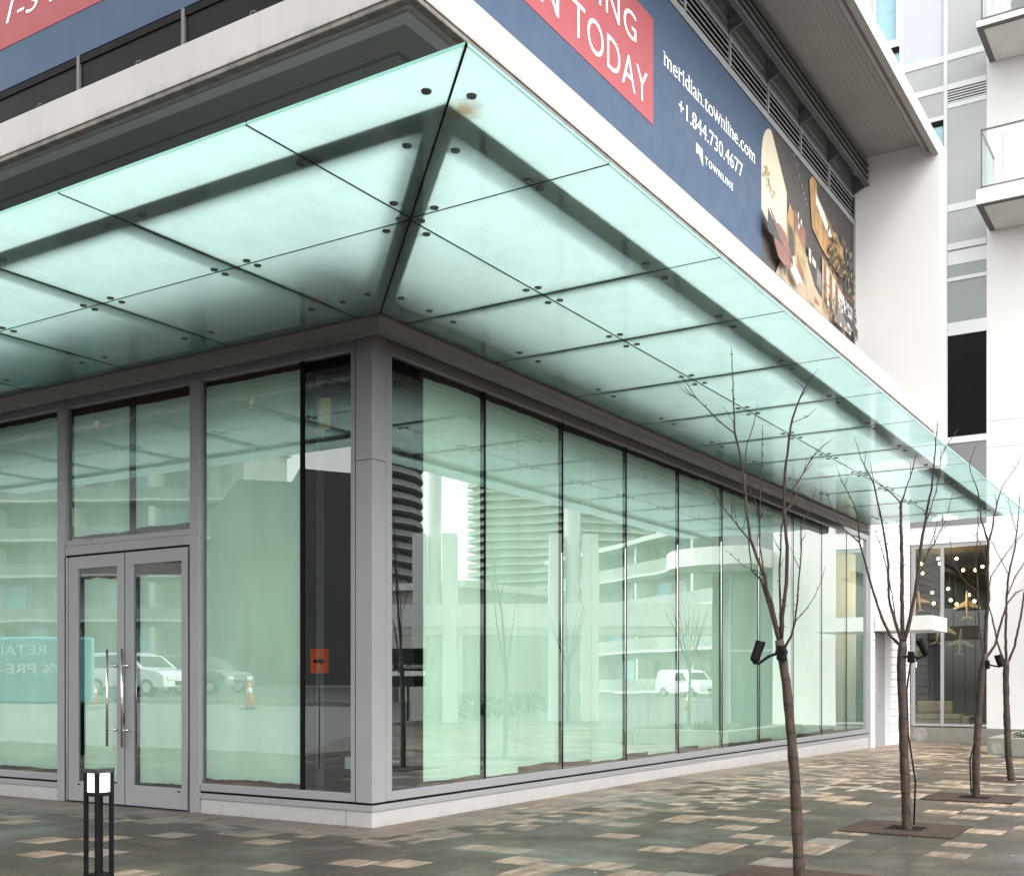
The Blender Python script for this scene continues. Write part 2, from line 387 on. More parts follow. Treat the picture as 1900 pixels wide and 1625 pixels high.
def thing(name, label, cat, loc=(0,0,0), rz=0, group=None):
    o = bpy.data.objects.new(name, None); S.collection.objects.link(o); o.location = loc; o.rotation_euler = (0, 0, rz)
    o.empty_display_size = .2
    return tagp(o, label, cat, group)
def copyp(o, parent, loc=None):
    c = o.copy(); S.collection.objects.link(c); c.parent = parent; c.matrix_parent_inverse = o.matrix_parent_inverse
    if loc is not None: c.location = loc
    return c
def pane_(name, a, parent, face, m=None):
    mis = [1]*6; mis[face] = 0
    return MB().box(*a, mis=mis).build(name, [m or GLASS, CLEAR], parent)
def box(name, a, m, parent=None, bevel=0, **t): return MB().box(*a).build(name, m, parent, bevel=bevel, **t)

SERIF = {'m': ((0,.09),(0,.5),(0,.91),(2,.04)), 'r': ((0,.22),(2,.12)), 'i': ((0,.5),(2,.3)), 'd': ((0,.95),(1,.78)), 'n': ((0,.13),(0,.87),(2,.06)), 'a': ((0,.98),),
         'l': ((0,.5),(1,.2)), 't': ((0,.85),), 'w': ((2,.05),(2,.5),(2,.95)), '1': ((0,.72),), '4': ((0,.74),), '7': ((3,.0),), 'B': ((0,.05),(1,.05)), 'h': ((0,.1),(0,.9),(1,.05))}
def tmesh(s_, shear=0, bold=0, spacing=1.0):
    cu = bpy.data.curves.new('t', 'FONT'); cu.body = s_; cu.shear = shear; cu.offset = bold; cu.space_character = spacing; cu.resolution_u = 4
    to = bpy.data.objects.new('t', cu); S.collection.objects.link(to)
    dg = bpy.context.evaluated_depsgraph_get(); dg.update()
    me = bpy.data.meshes.new_from_object(to.evaluated_get(dg)); bpy.data.objects.remove(to)
    vs = [v.co.copy() for v in me.vertices]; fs = [tuple(p_.vertices) for p_ in me.polygons]; bpy.data.meshes.remove(me)
    return vs, fs
def text(name, s_, u0, u1, z0, z1, plane, m, parent, shear=0, thick=.004, bold=0, serif=False, spacing=1.0):
    """lettering fitted to a box on a vertical plane; plane=('y',val): u=x ; plane=('x',val): u=y read right-to-left"""
    vs, fs = tmesh(s_, shear, bold, spacing)
    xa, xb = min(v.x for v in vs), max(v.x for v in vs); ya, yb = min(v.y for v in vs), max(v.y for v in vs)
    mb = MB(); d_ = [thick]
    def pt(x, y):
        d = d_[0]; u = u0+(x-xa)/(xb-xa)*(u1-u0); z = z0+(y-ya)/(yb-ya)*(z1-z0)
        return (u, plane[1]-d, z) if plane[0] == 'y' else ((plane[1]-d, u, z) if plane[0] == 'x' else plane[0](u, d, z))
    for f_ in fs: mb.quad([pt(vs[i].x, vs[i].y) for i in f_])
    if serif:
        d_[0] = thick+.0006
        tops = {0: 0.0, 1: None, 2: .50, 3: .7}
        for i, ch_ in enumerate(s_):
            if ch_ not in SERIF: continue
            cv, _ = tmesh(ch_, shear, bold); pv, _ = tmesh(s_[:i+1], shear, bold, spacing)
            wch = max(v.x for v in cv)-min(v.x for v in cv); hch = max(v.y for v in cv); xr = max(v.x for v in pv); xl = xr-wch
            for kind, fx in SERIF[ch_]:
                y_ = {0: 0.0, 1: hch-.035, 2: (.50 if ch_ != 'i' else .50)-.0, 3: hch-.16}[kind]; c_ = xl+wch*fx; hw = .085 if kind != 3 else .02; hh = .038 if kind != 3 else .14
                mb.quad([pt(c_-hw, y_), pt(c_+hw, y_), pt(c_+hw, y_+hh), pt(c_-hw, y_+hh)])
    return mb.build(name, m, parent)
# ================================================================ GROUND
def gz(x): return -0.0106*max(0, x-8)
mb = MB()
mb.quad([(-900,-900,-.36),(900,-900,-.36),(900,900,-.36),(-900,900,-.36)])
mb.build('ground', pbr('far_ground', (.075,.072,.066), .8, 0, .2, .1), kind='structure')
mb = MB()
for xa, xb in ((-20, 8), (8, 28)):
    mb.quad([(xa,-20,gz(xa)),(xb,-20,gz(xb)),(xb,30,gz(xb)),(xa,30,gz(xa))])
mb.build('plaza_paving', PAVE, kind='structure')
# street beyond the plaza (seen mirrored in the shop windows)
mb = MB(); mb.quad([(28.3,-120,-.30),(50,-120,.45),(50,60,.45),(28.3,60,-.30)]); mb.quad([(50,-120,.45),(80,-120,.55),(80,60,.55),(50,60,.45)])
mb.quad([(-20.3,-32,-.34),(28.3,-32,-.34),(28.3,-20.3,-.34),(-20.3,-20.3,-.34)])
mb.quad([(-42,-120,-.01),(-20.3,-120,-.01),(-20.3,6,-.01),(-42,6,-.01)]); mb.quad([(-42,9,1.2),(-13,9,.95),(-13,120,.95),(-42,120,1.2)])
mb.build('road', ASPH, kind='structure')
mb = MB(); K = .16
mb.box(28,-20.3,-.34,28.3,60,-.20); mb.box(-20.3,-20.3,-.34,28.3,-20,-.02); mb.box(-20.3,-20,-.34,-20,30,.01)
mb.box(-42.3,9,.8,-42,120,1.34); mb.box(-13,9,-.1,-12.7,60,1.05); mb.box(80,-120,.2,80.3,60,.7)
mb.build('kerb', CONC, kind='structure')
mb = MB(); mb.box(-60,9,.9,-42.3,120,1.32); mb.box(80.3,-120,.2,90,60,.69)
mb.extr([(-12.7,9,-.05),(-12.7,9,.93),(-8.5,9,.004),(-8.5,9,-.05)], (0,51,0)); mb.extr([(-12.7,9,-.05),(-12.7,9,.93),(-12.7,5,.004)], (4.2,0,-.0)) if 0 else None
mb.build('sidewalk', pbr('grey_sidewalk', (.22,.215,.205), .8, 0, .1, .4), kind='structure')
mb = MB()
for y in range(-100, 100, 6): (mb.quad([(-34.1,y,1.14),(-33.9,y,1.138),(-33.9,y+3,1.138),(-34.1,y+3,1.14)]) if y > 9 else None)
for y in range(-100, 50, 6): mb.quad([(54.9,y,.472),(55.1,y,.473),(55.1,y+3,.473),(54.9,y+3,.472)])
mb.build('road_marking', WHITEI, kind='structure')

# ================================================================ CORNER SHOP BUILDING
BL = thing('retail_building', 'corner shop building with grey metal framed papered windows and upper louvre band', 'building', (8, 6, 0))
# --- plinth, sill band, corner post
box('plinth', (-.012,-.012,-.2,19.62,.35,.170), PLINTH, BL, .004)
mb = MB(); mb.box(-.010,.36,-.2,.35,2.60,.170); mb.box(-.010,5.27,-.2,.35,14,.170)
mb.build('plinth', PLINTH, BL, bevel=.004)
mb = MB(); mb.box(-.028,-.028,.172,19.66,.2,.236); mb.box(-.028,.202,.172,.2,2.60,.236); mb.box(-.028,5.27,.172,.2,14,.236)
mb.build('sill_band', FRAME, BL, bevel=.003)
mb = MB()
mb.prism([(-.03,-.03),(.198,-.03),(.198,.06),(.06,.06),(.06,.198),(-.03,.198)], .262, 3.907)
mb.prism([(-.03,-.03),(.198,-.03),(.198,.06),(.06,.06),(.06,.198),(-.03,.198)], 3.911, 5.25)
mb.build('corner_post', FRAME, BL, bevel=.004)
box('gasket', (.0,.0,.237,19.5,.1,.261), BLACK, BL)
box('gasket', (.0,.101,.237,.1,2.6,.261), BLACK, BL)
box('gasket', (.0,5.27,.237,.1,14,.261), BLACK, BL)
box('gasket', (.199,.005,.262,.222,.1,5.24), BLACK, BL)
box('gasket', (.005,.199,.262,.1,.222,5.24), BLACK, BL)
# --- head / canopy edge beam (stepped bull-nose section) following both walls
def sweep(prof, name, m, xe=17.4, ye=14, parent=BL, bev=.004):
    """profile points (offset outward w, z) swept along right wall (+x) and left wall (+y) with a mitred corner"""
    mb = MB(); n = len(prof)
    A = [(xe, -w_, z) for w_, z in prof]; B = [(-w_, -w_, z) for w_, z in prof]; C_ = [(-w_, ye, z) for w_, z in prof]
    mb.v = A+B+C_
    for a in (0, n):
        for i in range(n):
            j = (i+1) % n; mb.f.append((a+i, a+j, a+n+j, a+n+i)); mb.m.append(0)
    mb.f.append(tuple(range(n))); mb.m.append(0); mb.f.append(tuple(reversed(range(2*n, 3*n)))); mb.m.append(0)
    return mb.build(name, m, parent, bevel=bev)
sweep([(.0,5.262),(.30,5.262),(.32,5.095),(.455,5.075),(.53,5.09),(.56,5.13),(.60,5.165),(.60,5.30),(.0,5.30)], 'canopy_edge_beam', FRAME_D)
sweep([(.02,5.235),(.20,5.235),(.20,5.261),(.02,5.261)], 'shadow_gap', BLACK, bev=0)

# --- right wall glazing
joints = [.327, 2.19, 4.10, 6.03, 7.95, 9.86, 11.78, 13.79, 15.74, 17.70, 19.30]
mb = MB()
mb.box(.224,-.012,.262,.327,.1,5.235); mb.box(.328,-.012,.262,19.30,.1,.358); mb.box(.328,-.012,5.108,19.30,.1,5.235); mb.box(19.301,-.012,.262,19.47,.1,5.235)
mb.build('window_frame', FRAME, BL, bevel=.004)
box('end_post', (19.472,-.02,-.2,19.62,.12,5.25), FRAME, BL, .004)
def ragged(u0, u1, z0, z1, step=.05, amp=.012, amps=.004, slope=0):
    """outline of a roughly cut paper sheet in (u, z)"""
    P = []; r = random.random
    n = max(3, int((u1-u0)/step)); off = 0
    for i in range(n+1):
        off = off*.8+(r()-.5)*amp; P.append((u0+(u1-u0)*i/n, z0+off+slope*i/n))
    n2 = 40
    for i in range(1, n2): P.append((u1+(r()-.5)*amps, z0+slope+(z1-z0-slope)*i/n2))
    for i in range(n+1):
        off = off*.8+(r()-.5)*amp; P.append((u1-(u1-u0)*i/n, z1+off))
    for i in range(1, n2): P.append((u0+(r()-.5)*amps, z1-(z1-z0)*i/n2))
    return P
def paper(P, plane, d0, parent):
    mb = MB()
    pts = [((u, d0, z) if plane == 'y' else (d0, u, z)) for u, z in P]
    mb.extr(pts, (0,.004,0) if plane == 'y' else (.004,0,0)); return mb.build('paper_cover', PAPER, parent)
for i in range(10):
    a, b = joints[i], joints[i+1]
    pane = pane_('window', (a+.004,.030,.359,b-.004,.042,5.107), BL, 2)
    pa, pb = a+.075, b-.055
    if i == 0: pa = .985
    top = 5.03 - random.uniform(0, .03)
    bot = .425 + random.uniform(-.02, .035)
    if i == 0: bot = .415
    if i == 1:
        paper(ragged(pa, 3.0, .385, top, amp=.006), 'y', .060, pane)
        paper(ragged(3.01, pb, .46, top), 'y', .064, pane)
    elif i >= 2 and i % 2 == 0 or i == 3:
        md = (a+b)/2-.1+random.uniform(-.12,.12)
        paper(ragged(pa, md, bot+.02, top), 'y', .060, pane); paper(ragged(md+.012, pb, bot-.03, top+.01), 'y', .064, pane)
    else: paper(ragged(pa, pb, bot, top), 'y', .062, pane)
    if i: box('glazing_joint', (a-.011,.024,.359,a+.011,.030,5.107), BLACK, pane)
    if i: box('inner_mullion', (a-.045,.075,.30,a+.045,.20,5.2), BLACK, pane)
box('membrane_strip', (.95,.082,.359,19.3,.12,.52), MEMBR, BL)
box('membrane_strip', (.95,.082,4.97,19.3,.12,5.107), MEMBR, BL)
# --- left wall: corner window, tall papered pane, doors with transom, next bays
mb = MB()
mb.box(-.012,.224,.262,.1,.284,5.235); mb.box(-.012,.285,.262,.1,2.60,.350); mb.box(-.012,.285,5.105,.1,2.60,5.235)
mb.build('window_frame', FRAME, BL, bevel=.004)
mb = MB(); mb.box(-.03,2.605,.0,.13,2.765,5.235); mb.box(-.03,5.115,.0,.13,5.265,5.235)
mb.build('mullion', FRAME, BL, bevel=.004)
box('door_head', (-.02,2.767,3.185,.11,5.113,3.30), FRAME, BL, .003)
box('door_head_gap', (.0,2.767,3.166,.1,5.113,3.184), BLACK, BL)
box('window_frame', (-.018,2.767,3.302,.1,5.113,3.372), FRAME, BL, .003)
box('window_frame', (-.012,2.767,5.10,.1,5.113,5.235), FRAME, BL, .003)
def wpane(y0, y1, z0, z1): return pane_('window', (.030,y0,z0,.042,y1,z1), BL, 5)
wpane(.286,1.008,.351,5.104)
pn = wpane(1.022,2.604,.351,5.104)
box('glazing_joint', (.020,.985,.351,.034,1.045,5.104), BLACK, pn); box('inner_mullion', (.075,.97,.3,.2,1.06,5.2), BLACK, pn)
paper(ragged(1.085,2.575,.405,5.04), 'x', .062, pn)
box('inner_mullion', (.064,2.578,.3,.12,2.60,5.2), BLACK, pn)
pn = wpane(2.768,3.912,3.373,5.099); paper(ragged(2.79,3.83,3.46,4.985), 'x', .062, pn)
pn = wpane(3.920,5.112,3.373,5.099); paper(ragged(3.955,5.04,3.43,5.00), 'x', .062, pn)
box('inner_mullion', (.056,3.84,3.37,.14,3.945,5.1), DARKIN, pn)
box('inner_mullion', (.056,5.05,3.37,.14,5.11,5.1), BLACK, pn)
fr_ = MB(); fr_.box(-.012,5.266,.262,.1,14,.35); fr_.box(-.012,5.266,5.105,.1,14,5.235); fr_.box(-.03,8.4,.262,.13,8.55,5.235); fr_.box(-.03,11.7,.262,.13,11.85,5.235)
fr_.build('window_frame', FRAME, BL, bevel=.004)
for y0, y1 in ((5.268,8.398),(8.552,11.698),(11.852,14)):
    pn = wpane(y0, y1, .351, 5.104); m_ = (y0+y1)/2
    paper(ragged(y0+.03, y1-.05, .41, 5.03), 'x', .062, pn)
box('membrane_strip', (.082,1.1,.351,.12,2.6,.50), MEMBR, BL)
box('membrane_strip', (.082,1.1,4.96,.12,14,5.104), MEMBR, BL)
box('membrane_strip', (.082,2.77,3.372,.12,5.11,3.50), MEMBR, BL)
box('membrane_strip', (.082,5.27,.351,.12,14,.50), MEMBR, BL)
# doors
def door(y0, y1, gy0, gy1, hy):
    mb = MB(); z0, z1 = .018, 3.16; g0, g1 = .27, 3.0
    mb.box(-.012,y0,z0,.045,gy0,z1); mb.box(-.012,gy1,z0,.045,y1,z1)
    mb.box(-.012,gy0,z0,.045,gy1,g0); mb.box(-.012,gy0,g1,.045,gy1,z1)
    d = mb.build('door', FRAME, BL, bevel=.003)
    pane_('door_glass', (.012,gy0,g0,.022,gy1,g1), d, 5)
    paper(ragged(gy0+.03, gy1-.075, g0+.02 + (.0 if hy > 4 else .01), g1-.13-(0 if hy > 4 else .02), amp=.022, amps=.008), 'x', .040, d)
    box('membrane_strip', (.050,gy0,2.72,.07,gy1,3.0), MEMBR, d)
    box('door_seal', (.026,gy1-.045,g0,.06,gy1,g1), BLACK, d)
    mb = MB(); x = -.09
    mb.tube([(x,hy,.745),(x,hy,1.955)], .0165, 14)
    for z in (.95,1.75):
        mb.tube([(x,hy,z),(x,hy+(-.055 if hy > 4 else -.02),z),(-.012,hy+(-.10 if hy > 4 else -.035),z)], .009, 10); mb.ball((-.035,hy+(-.085 if hy > 4 else -.03),z), .022, 12, 8)
    mb.build('handle', STEEL, d, smooth=True)
    box('kick_label', (-.016,(gy1-.06 if hy > 4 else gy0+.02),.225,-.0135,(gy1-.01 if hy > 4 else gy0+.07),.24), BLACK, d)
    return d
d1 = door(3.965,5.055,4.10,4.875,4.187)
d2 = door(2.80,3.945,2.925,3.80,3.905)
box('lock', (-.017,3.962,1.03,-.0125,3.985,1.16), BLACK, d1)
box('door_gap', (.0,3.946,.0,.04,3.964,3.165), BLACK, BL)
mb = MB(); mb.box(-.035,5.060,.0,.04,5.078,3.16); mb.box(-.035,2.783,.0,.04,2.797,3.16)
mb.build('door_hinge_strip', STEEL, BL)
mb = MB(); mb.box(-.028,5.08,.0,.04,5.112,3.16); mb.build('door_jamb', BLACK, BL)
# outlet boxes showing behind / through the paper
for (x, y, z) in ((.052,2.32,.80),(.052,3.05,.50),(.052,6.0,1.0)):
    box('outlet_box', (x,y,z,x+.008,y+.10,z+.13), PAPER, BL, .003)
for (x, z) in ((2.95,.62),(6.3,.60)):
    box('outlet_box', (x,.050,z,x+.15,.058,z+.17), PAPER, BL, .003)
box('outlet_box', (.6,.78,.55,.66,.90,.69), WHITEW, BL, .004)
# --- interior shell seen through the two unpapered strips
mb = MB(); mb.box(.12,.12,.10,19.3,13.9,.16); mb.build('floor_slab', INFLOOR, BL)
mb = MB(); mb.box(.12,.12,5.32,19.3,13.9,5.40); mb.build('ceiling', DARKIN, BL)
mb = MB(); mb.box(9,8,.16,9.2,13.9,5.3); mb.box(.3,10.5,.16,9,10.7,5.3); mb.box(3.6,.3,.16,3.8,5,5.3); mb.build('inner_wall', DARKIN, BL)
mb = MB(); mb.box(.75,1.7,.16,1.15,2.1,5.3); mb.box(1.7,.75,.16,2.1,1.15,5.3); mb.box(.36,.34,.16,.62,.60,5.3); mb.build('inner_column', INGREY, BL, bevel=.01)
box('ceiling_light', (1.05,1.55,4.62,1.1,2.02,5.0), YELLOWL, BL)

# --- terrace slab over the canopy
W2, ZB, ZT = 2.336, 6.93, 7.27
def lpoly(w_, wi, xe=16.0, ye=13.0): return [(-w_,-w_),(xe,-w_),(xe,-wi),(-wi,-wi),(-wi,ye),(-w_,ye)]
MB().prism(lpoly(W2, -1.0), ZB, ZT).build('terrace_slab', FASCIA, BL, bevel=.006)
MB().prism(lpoly(W2-.012, W2-.095), ZB-.050, ZB-.001).build('drip_edge', DRIP, BL, bevel=.01)
MB().prism(lpoly(W2-.20, W2-.32), ZB-.018, ZB-.001).build('soffit_trim', TRIM, BL)
MB().prism(lpoly(W2-.325, .45), ZB-.010, ZB-.001).build('soffit_panel', SOFFIT, BL)
SEAM = pbr('soffit_seam', (.12,.122,.115), .8)
MB().prism(lpoly(W2-.62, W2-.66), ZB-.0135, ZB-.0105).build('soffit_seam', SEAM, BL)
mb = MB()
for y in (1.9, 5.2): mb.box(-W2+.7,y,ZB-.0135,-.5,y+.02,ZB-.0105)
mb.build('soffit_seam', SEAM, BL)
# lower wall between canopy beam and slab
MB().prism([(-.06,-.06),(19.4,-.06),(19.4,.3),(.3,.3),(.3,13.9),(-.06,13.9)], 5.32, ZB-.02).build('wall', FRAME_D, BL)
# --- upper storey: wall, dark strip windows, louvres
WY = -.60
MB().prism([(WY,WY),(15.99,WY),(15.99,0),(0,0),(0,13),(WY,13)], 11.72, 13.2).build('wall', CORR, BL)
MB().prism([(WY+.10,WY+.10),(15.99,WY+.10),(15.99,0),(0,0),(0,13),(WY+.10,13)], ZT+.002, 11.718).build('wall', GREYD, BL)
lm = [15.99-1.85*k for k in range(9)]
for k, x in enumerate(lm[1:]):
    box('window', (max(x+.03, WY+.04),WY-.002,ZT+.02,lm[k]-.03,WY+.06,9.06), BRONZE, BL)
for k in range(6):
    y = .37+1.83*k
    ya_ = max(y-1.80, WY+.04)
    pn = box('window', (WY-.002,ya_,ZT+.02,WY+.06,y-.03,9.06), BRONZE, BL)
    box('window_frame', (WY-.03,y-.025,ZT+.02,WY+.06,y+.025,9.07), FRAME_D, pn)
    box('window_frame', (WY-.02,ya_,8.98,WY+.05,y-.03,9.065), BLACKM, pn)
    if k == 0: continue
    mb = MB(); mb.tube([(WY-.012,y-1.0,8.62),(WY-.02,y-1.06,8.70),(WY-.02,y-1.12,8.69)], .012, 8); mb.build('window_catch', FRAME_D, pn)
# louvre band above banner
mb = MB(); mb.box(-.5,WY-.035,11.73,15.93,WY+.09,11.855); mb.box(-.5,WY-.03,12.31,15.93,WY+.09,12.36)
mb.build('louvre_rail', SLATM, BL, bevel=.003)
box('louvre_back', (-.5,WY-.004,11.857,15.93,WY+.0,12.308), BLACK, BL)
for k, x in enumerate(lm):
    if x < 1: continue
    lv = box('louvre_post', (x-.055,WY-.045,11.857,x-.0,WY+.02,12.36), SLATM, BL)
    if k:
        mb = MB()
        for j in range(4):
            z = 11.90+j*.105
            mb.extr([(x+.002,WY-.034,z),(x+.002,WY-.028,z),(x+.002,WY-.012,z+.055),(x+.002,WY-.018,z+.055)], (1.79,0,0))
        mb.build('louvre_slats', SLATM, lv)
    mb = MB(); mb.extr([(x-.04,WY-.002,12.40),(x-.04,-.95,12.56),(x-.04,-.95,12.62),(x-.04,WY-.002,12.86)], (.02,0,0)); mb.build('sunshade_bracket', FRAME_D, BL)
mb = MB()
for j, (z, y) in enumerate(((12.53,-.96),(12.68,-.95),(12.82,-.95),(12.96,-.95))):
    mb.box(-.5,y,z,15.96,y+.09,z+(.055 if j == 0 else .035))
    mb.box(-.5,y-.012,z-.012,15.96,y-.002,z+.05)
mb.build('sunshade_blades', FRAME_D, BL)
# --- roof eave
mb = MB(); mb.box(-2.2,-2.41,12.93,16.9,2,13.55); 
mb = MB()
mb.box(-2.4,-2.10,13.19,16.54,3,13.6)
mb.build('eave_soffit', SOFFE, BL)
mb = MB()
for j in range(13):
    y = -2.02+j*.105; mb.box(-2.4,y,13.183,16.5,y+.098,13.189)
mb.build('soffit_boards', SOFFE, BL, bevel=.002)
box('eave_trim', (-2.4,-2.19,13.06,16.018,-2.101,13.5), TRIM, BL, .004)
box('eave_drip', (-2.4,-2.30,13.00,16.3,-2.191,13.4), DRIP, BL, .004)
box('eave_fascia', (-2.4,-2.43,12.90,16.85,-2.301,13.24), EAVEF, BL, .004)
# --- white return wall at the end
box('side_wall', (16.02,-2.46,6.35,16.55,-.3,13.182), WHITEP, BL)
box('wall_cap', (15.935,WY-.06,7.28,16.015,WY+.1,12.36), FRAME, BL, .004)
# --- white lap siding, service door, entrance slab
mb = MB(); z = .02
while z < 6.3:
    for xa, xb in ((19.66,20.06),(21.62,23.80)):
        if z < 3.25 or True: mb.box(xa,-.030,z+gz(xa)-.1 if z < .1 else z,xb,-.007,z+.182)
    if z > 3.2: mb.box(20.062,-.030,z,21.618,-.007,z+.182)
    z += .2
mb.build('lap_siding', WHITEW, BL, bevel=.003)
box('siding_backing', (19.63,-.006,-.2,23.86,.4,6.4), GREYD, BL)
box('corner_trim', (19.64,-.036,-.2,19.72,-.0,6.3), WHITEW, BL, .003)
dd = box('service_door', (20.15,-.020,-.16,20.98,.0,2.80), pbr('grey_steel_door', (.24,.235,.24), .5), BL, .003)
mb = MB(); mb.tube([(20.25,-.06,.95),(20.37,-.06,.95)], .012, 8); mb.build('handle', STEEL, dd)
box('wall_panel', (20.99,-.045,-.16,21.60,.0,2.84), pbr('light_grey_panel', (.45,.455,.47), .5), BL, .003)
box('entrance_slab', (19.96,-1.464,2.845,21.68,-.046,3.21), WHITEW, BL, .006)
# ================================================================ GLASS CANOPY
CN = thing('glass_canopy', 'frosted green glass canopy on steel beams wrapping the building corner', 'canopy', (-2, -2, 5.2))
ZC = 5.185; TH_G = .019
ML, OUT, INN = 2.25, 4.03, .62
G = .007
xj = [-2.27, -.215, 1.44, 3.29, 5.12, 6.92, 8.72, 10.53, 12.35, 14.2, 16.05, 17.25]
yj = [-2.27, -.325, 1.47, 3.17, 4.98, 6.8, 8.6, 10.4, 12.2]
def inset(poly, g):
    c = [sum(p[i] for p in poly)/len(poly) for i in (0,1)]; n = len(poly); o = []
    for i in range(n):
        p0, p1, p2 = Vector(poly[i-1]), Vector(poly[i]), Vector(poly[(i+1) % n])
        d1 = (p1-p0).normalized(); d2 = (p2-p1).normalized(); n1 = Vector((-d1.y, d1.x)); n2 = Vector((-d2.y, d2.x))
        k = 1+n1.dot(n2); o.append(tuple(p1+(n1+n2)*(g/k)))
    return o
bolts = []
def panel(poly):
    p = MB().prism(inset(poly, G), ZC, ZC+TH_G, 2, 0, 1).build('glass_panel', [CFRIT, CTOP, GEDGE], CN)
    return p
def bolt(p, x, y): bolts.append((p, x, y))
# right side, outer row then inner row
for i in range(len(xj)-1):
    a, b = xj[i], xj[i+1]
    p = panel([(a,-OUT),(b,-OUT),(b,-ML),(a,-ML)]) if i else panel([(a,-OUT),(b,-OUT),(b,-ML),(a,-ML)])
    da = .20 if i else .075; db = .20
    for x in (a+da, b-db):
        bolt(p, x, -3.41); bolt(p, x, -ML-.065)
    if i == 0:
        q = panel([(-ML,-ML),(b,-ML),(b,-INN),(-INN,-INN)])
        bolt(q, -1.96, -2.19); bolt(q, b-.2, -2.185); bolt(q, b-.2, -1.07); bolt(q, -.86, -1.07)
    else:
        q = panel([(a,-ML),(b,-ML),(b,-INN),(a,-INN)])
        for x in (a+.2, b-.2): bolt(q, x, -ML+.065); bolt(q, x, -1.07)
# corner triangles
c1 = panel([(-OUT,-OUT),(xj[0],-OUT),(xj[0],-ML)])
bolt(c1, -3.547, -3.73); bolt(c1, -3.013, -3.227); bolt(c1, -2.35, -3.40); bolt(c1, -2.337, -2.55)
c2 = panel([(-OUT,-OUT),(-ML,yj[0]),(-OUT,yj[0])])
bolt(c2, -3.741, -3.526); bolt(c2, -3.244, -2.989); bolt(c2, -3.406, -2.335); bolt(c2, -2.566, -2.335)
for i in range(len(yj)-1):
    a, b = yj[i], yj[i+1]
    p = panel([(-OUT,a),(-ML,a),(-ML,b),(-OUT,b)])
    da = .20 if i else .075
    for y in (a+da, b-.2): bolt(p, -3.43, y); bolt(p, -ML-.065, y)
    if i == 0:
        q = panel([(-ML,-ML),(-INN,-INN),(-INN,b),(-ML,b)])
        bolt(q, -2.184, -1.955); bolt(q, -2.185, b-.2); bolt(q, -1.07, b-.2); bolt(q, -1.10, -.86)
    else:
        q = panel([(-ML,a),(-INN,a),(-INN,b),(-ML,b)])
        for y in (a+.2, b-.2): bolt(q, -ML+.065, y); bolt(q, -1.07, y)
# black silicone joints
mb = MB(); zj0, zj1 = ZC-.002, ZC+.012; h = G-.0006
for x in xj[1:-1]: mb.box(x-h,-OUT+.01,zj0,x+h,-INN,zj1)
mb.box(xj[0]-h,-OUT+.01,zj0,xj[0]+h,-ML-h,zj1)
mb.box(-ML+.02,-ML-h,zj0,17.2,-ML+h,zj1)
mb.box(-OUT+.01,yj[0]-h,zj0,-ML-.02,yj[0]+h,zj1)
for y in yj[1:]: mb.box(-OUT+.01,y-h,zj0,-INN,y+h,zj1)
mb.box(-ML-h,-ML+.02,zj0,-ML+h,12.1,zj1)
k = h*1.15
mb.extr([(-OUT,-OUT+k*1.4,zj0-.001),(-OUT+k*1.4,-OUT,zj0-.001),(-INN+k,-INN-k*.4,zj0-.001),(-INN-k*.4,-INN+k,zj0-.001)], (0,0,.012))
mb.build('silicone_joint', BLACK, CN)
# bolts: the hundred nearest are parts, the far rest one piece
cx, cy = CAM.x, CAM.y
bolts.sort(key=lambda t_: (t_[1]-cx)**2+(t_[2]-cy)**2)
bm_ = MB().tube([(0,0,-.012),(0,0,-.001)], [.030,.034], 16); bm_.tube([(0,0,.021),(0,0,.10)], .012, 6)
far = MB(); proto = None
for i, (p, x, y) in enumerate(bolts):
    if i < 96:
        if proto is None:
            proto = bm_.build('fixing_bolt', pbr('bolt_cap', (.075,.085,.078), .35, .6, .1), p); proto.matrix_parent_inverse = wmat(p).inverted(); proto.location = (x, y, ZC); o = proto
        else:
            o = proto.copy(); S.collection.objects.link(o); o.parent = p; o.matrix_parent_inverse = wmat(p).inverted(); o.location = (x, y, ZC)
    else: far.tube([(x,y,ZC-.012),(x,y,ZC-.001)], [.030,.034], 10)
far.build('fixing_bolts', MATS['bolt_cap'], CN, kind='stuff')
# steel above the glass
STL = pbr('dark_canopy_steel', (.09,.10,.095), .6, .2, .15)
zb, zt = ZC+.032, ZC+.26
BW = .11
mb = MB()
mb.prism([(-3.45-BW,-3.45-BW),(17.2,-3.45-BW),(17.2,-3.45+BW),(-3.45+BW,-3.45+BW),(-3.45+BW,12.1),(-3.45-BW,12.1)], zb, zt); mb.build('edge_beam', STL, CN)
for x in xj[1:-1]:
    box('rafter', (x-.045,-3.45+BW+.002,ZC+.032,x+.045,-.62,zt-.004), STL, CN)
for y in yj[1:-1]:
    box('rafter', (-3.45+BW+.002,y-.045,ZC+.032,-.62,y+.045,zt-.004), STL, CN)
mb = MB(); r_ = .105
mb.extr([(-3.45-r_*.5,-3.45+r_*.9,zb-.01),(-3.45+r_*.9,-3.45-r_*.5,zb-.01),(-.55+r_*.7,-.55-r_*.7,zb-.01),(-.55-r_*.7,-.55+r_*.7,zb-.01)], (0,0,zt-zb+.02))
mb.build('hip_rafter', STL, CN)
mb = MB()
for a, b_ in ((-3.013,-3.227),(-3.244,-2.989),(-2.337,-2.55),(-2.566,-2.335),(-1.96,-2.19),(-2.184,-1.955)):
    m_ = (a+b_)/2; mb.tube([(a,b_,ZC+.06),(m_,m_,ZC+.08)], .014, 6)
mb.build('spider_arm', STL, CN)
mb = MB()
mb.prism([(-.96,-.96),(17.2,-.96),(17.2,-.60),(-.60,-.60),(-.60,12.1),(-.96,12.1)], ZC+.06, ZC+.2); mb.build('wall_flashing', STL, CN)

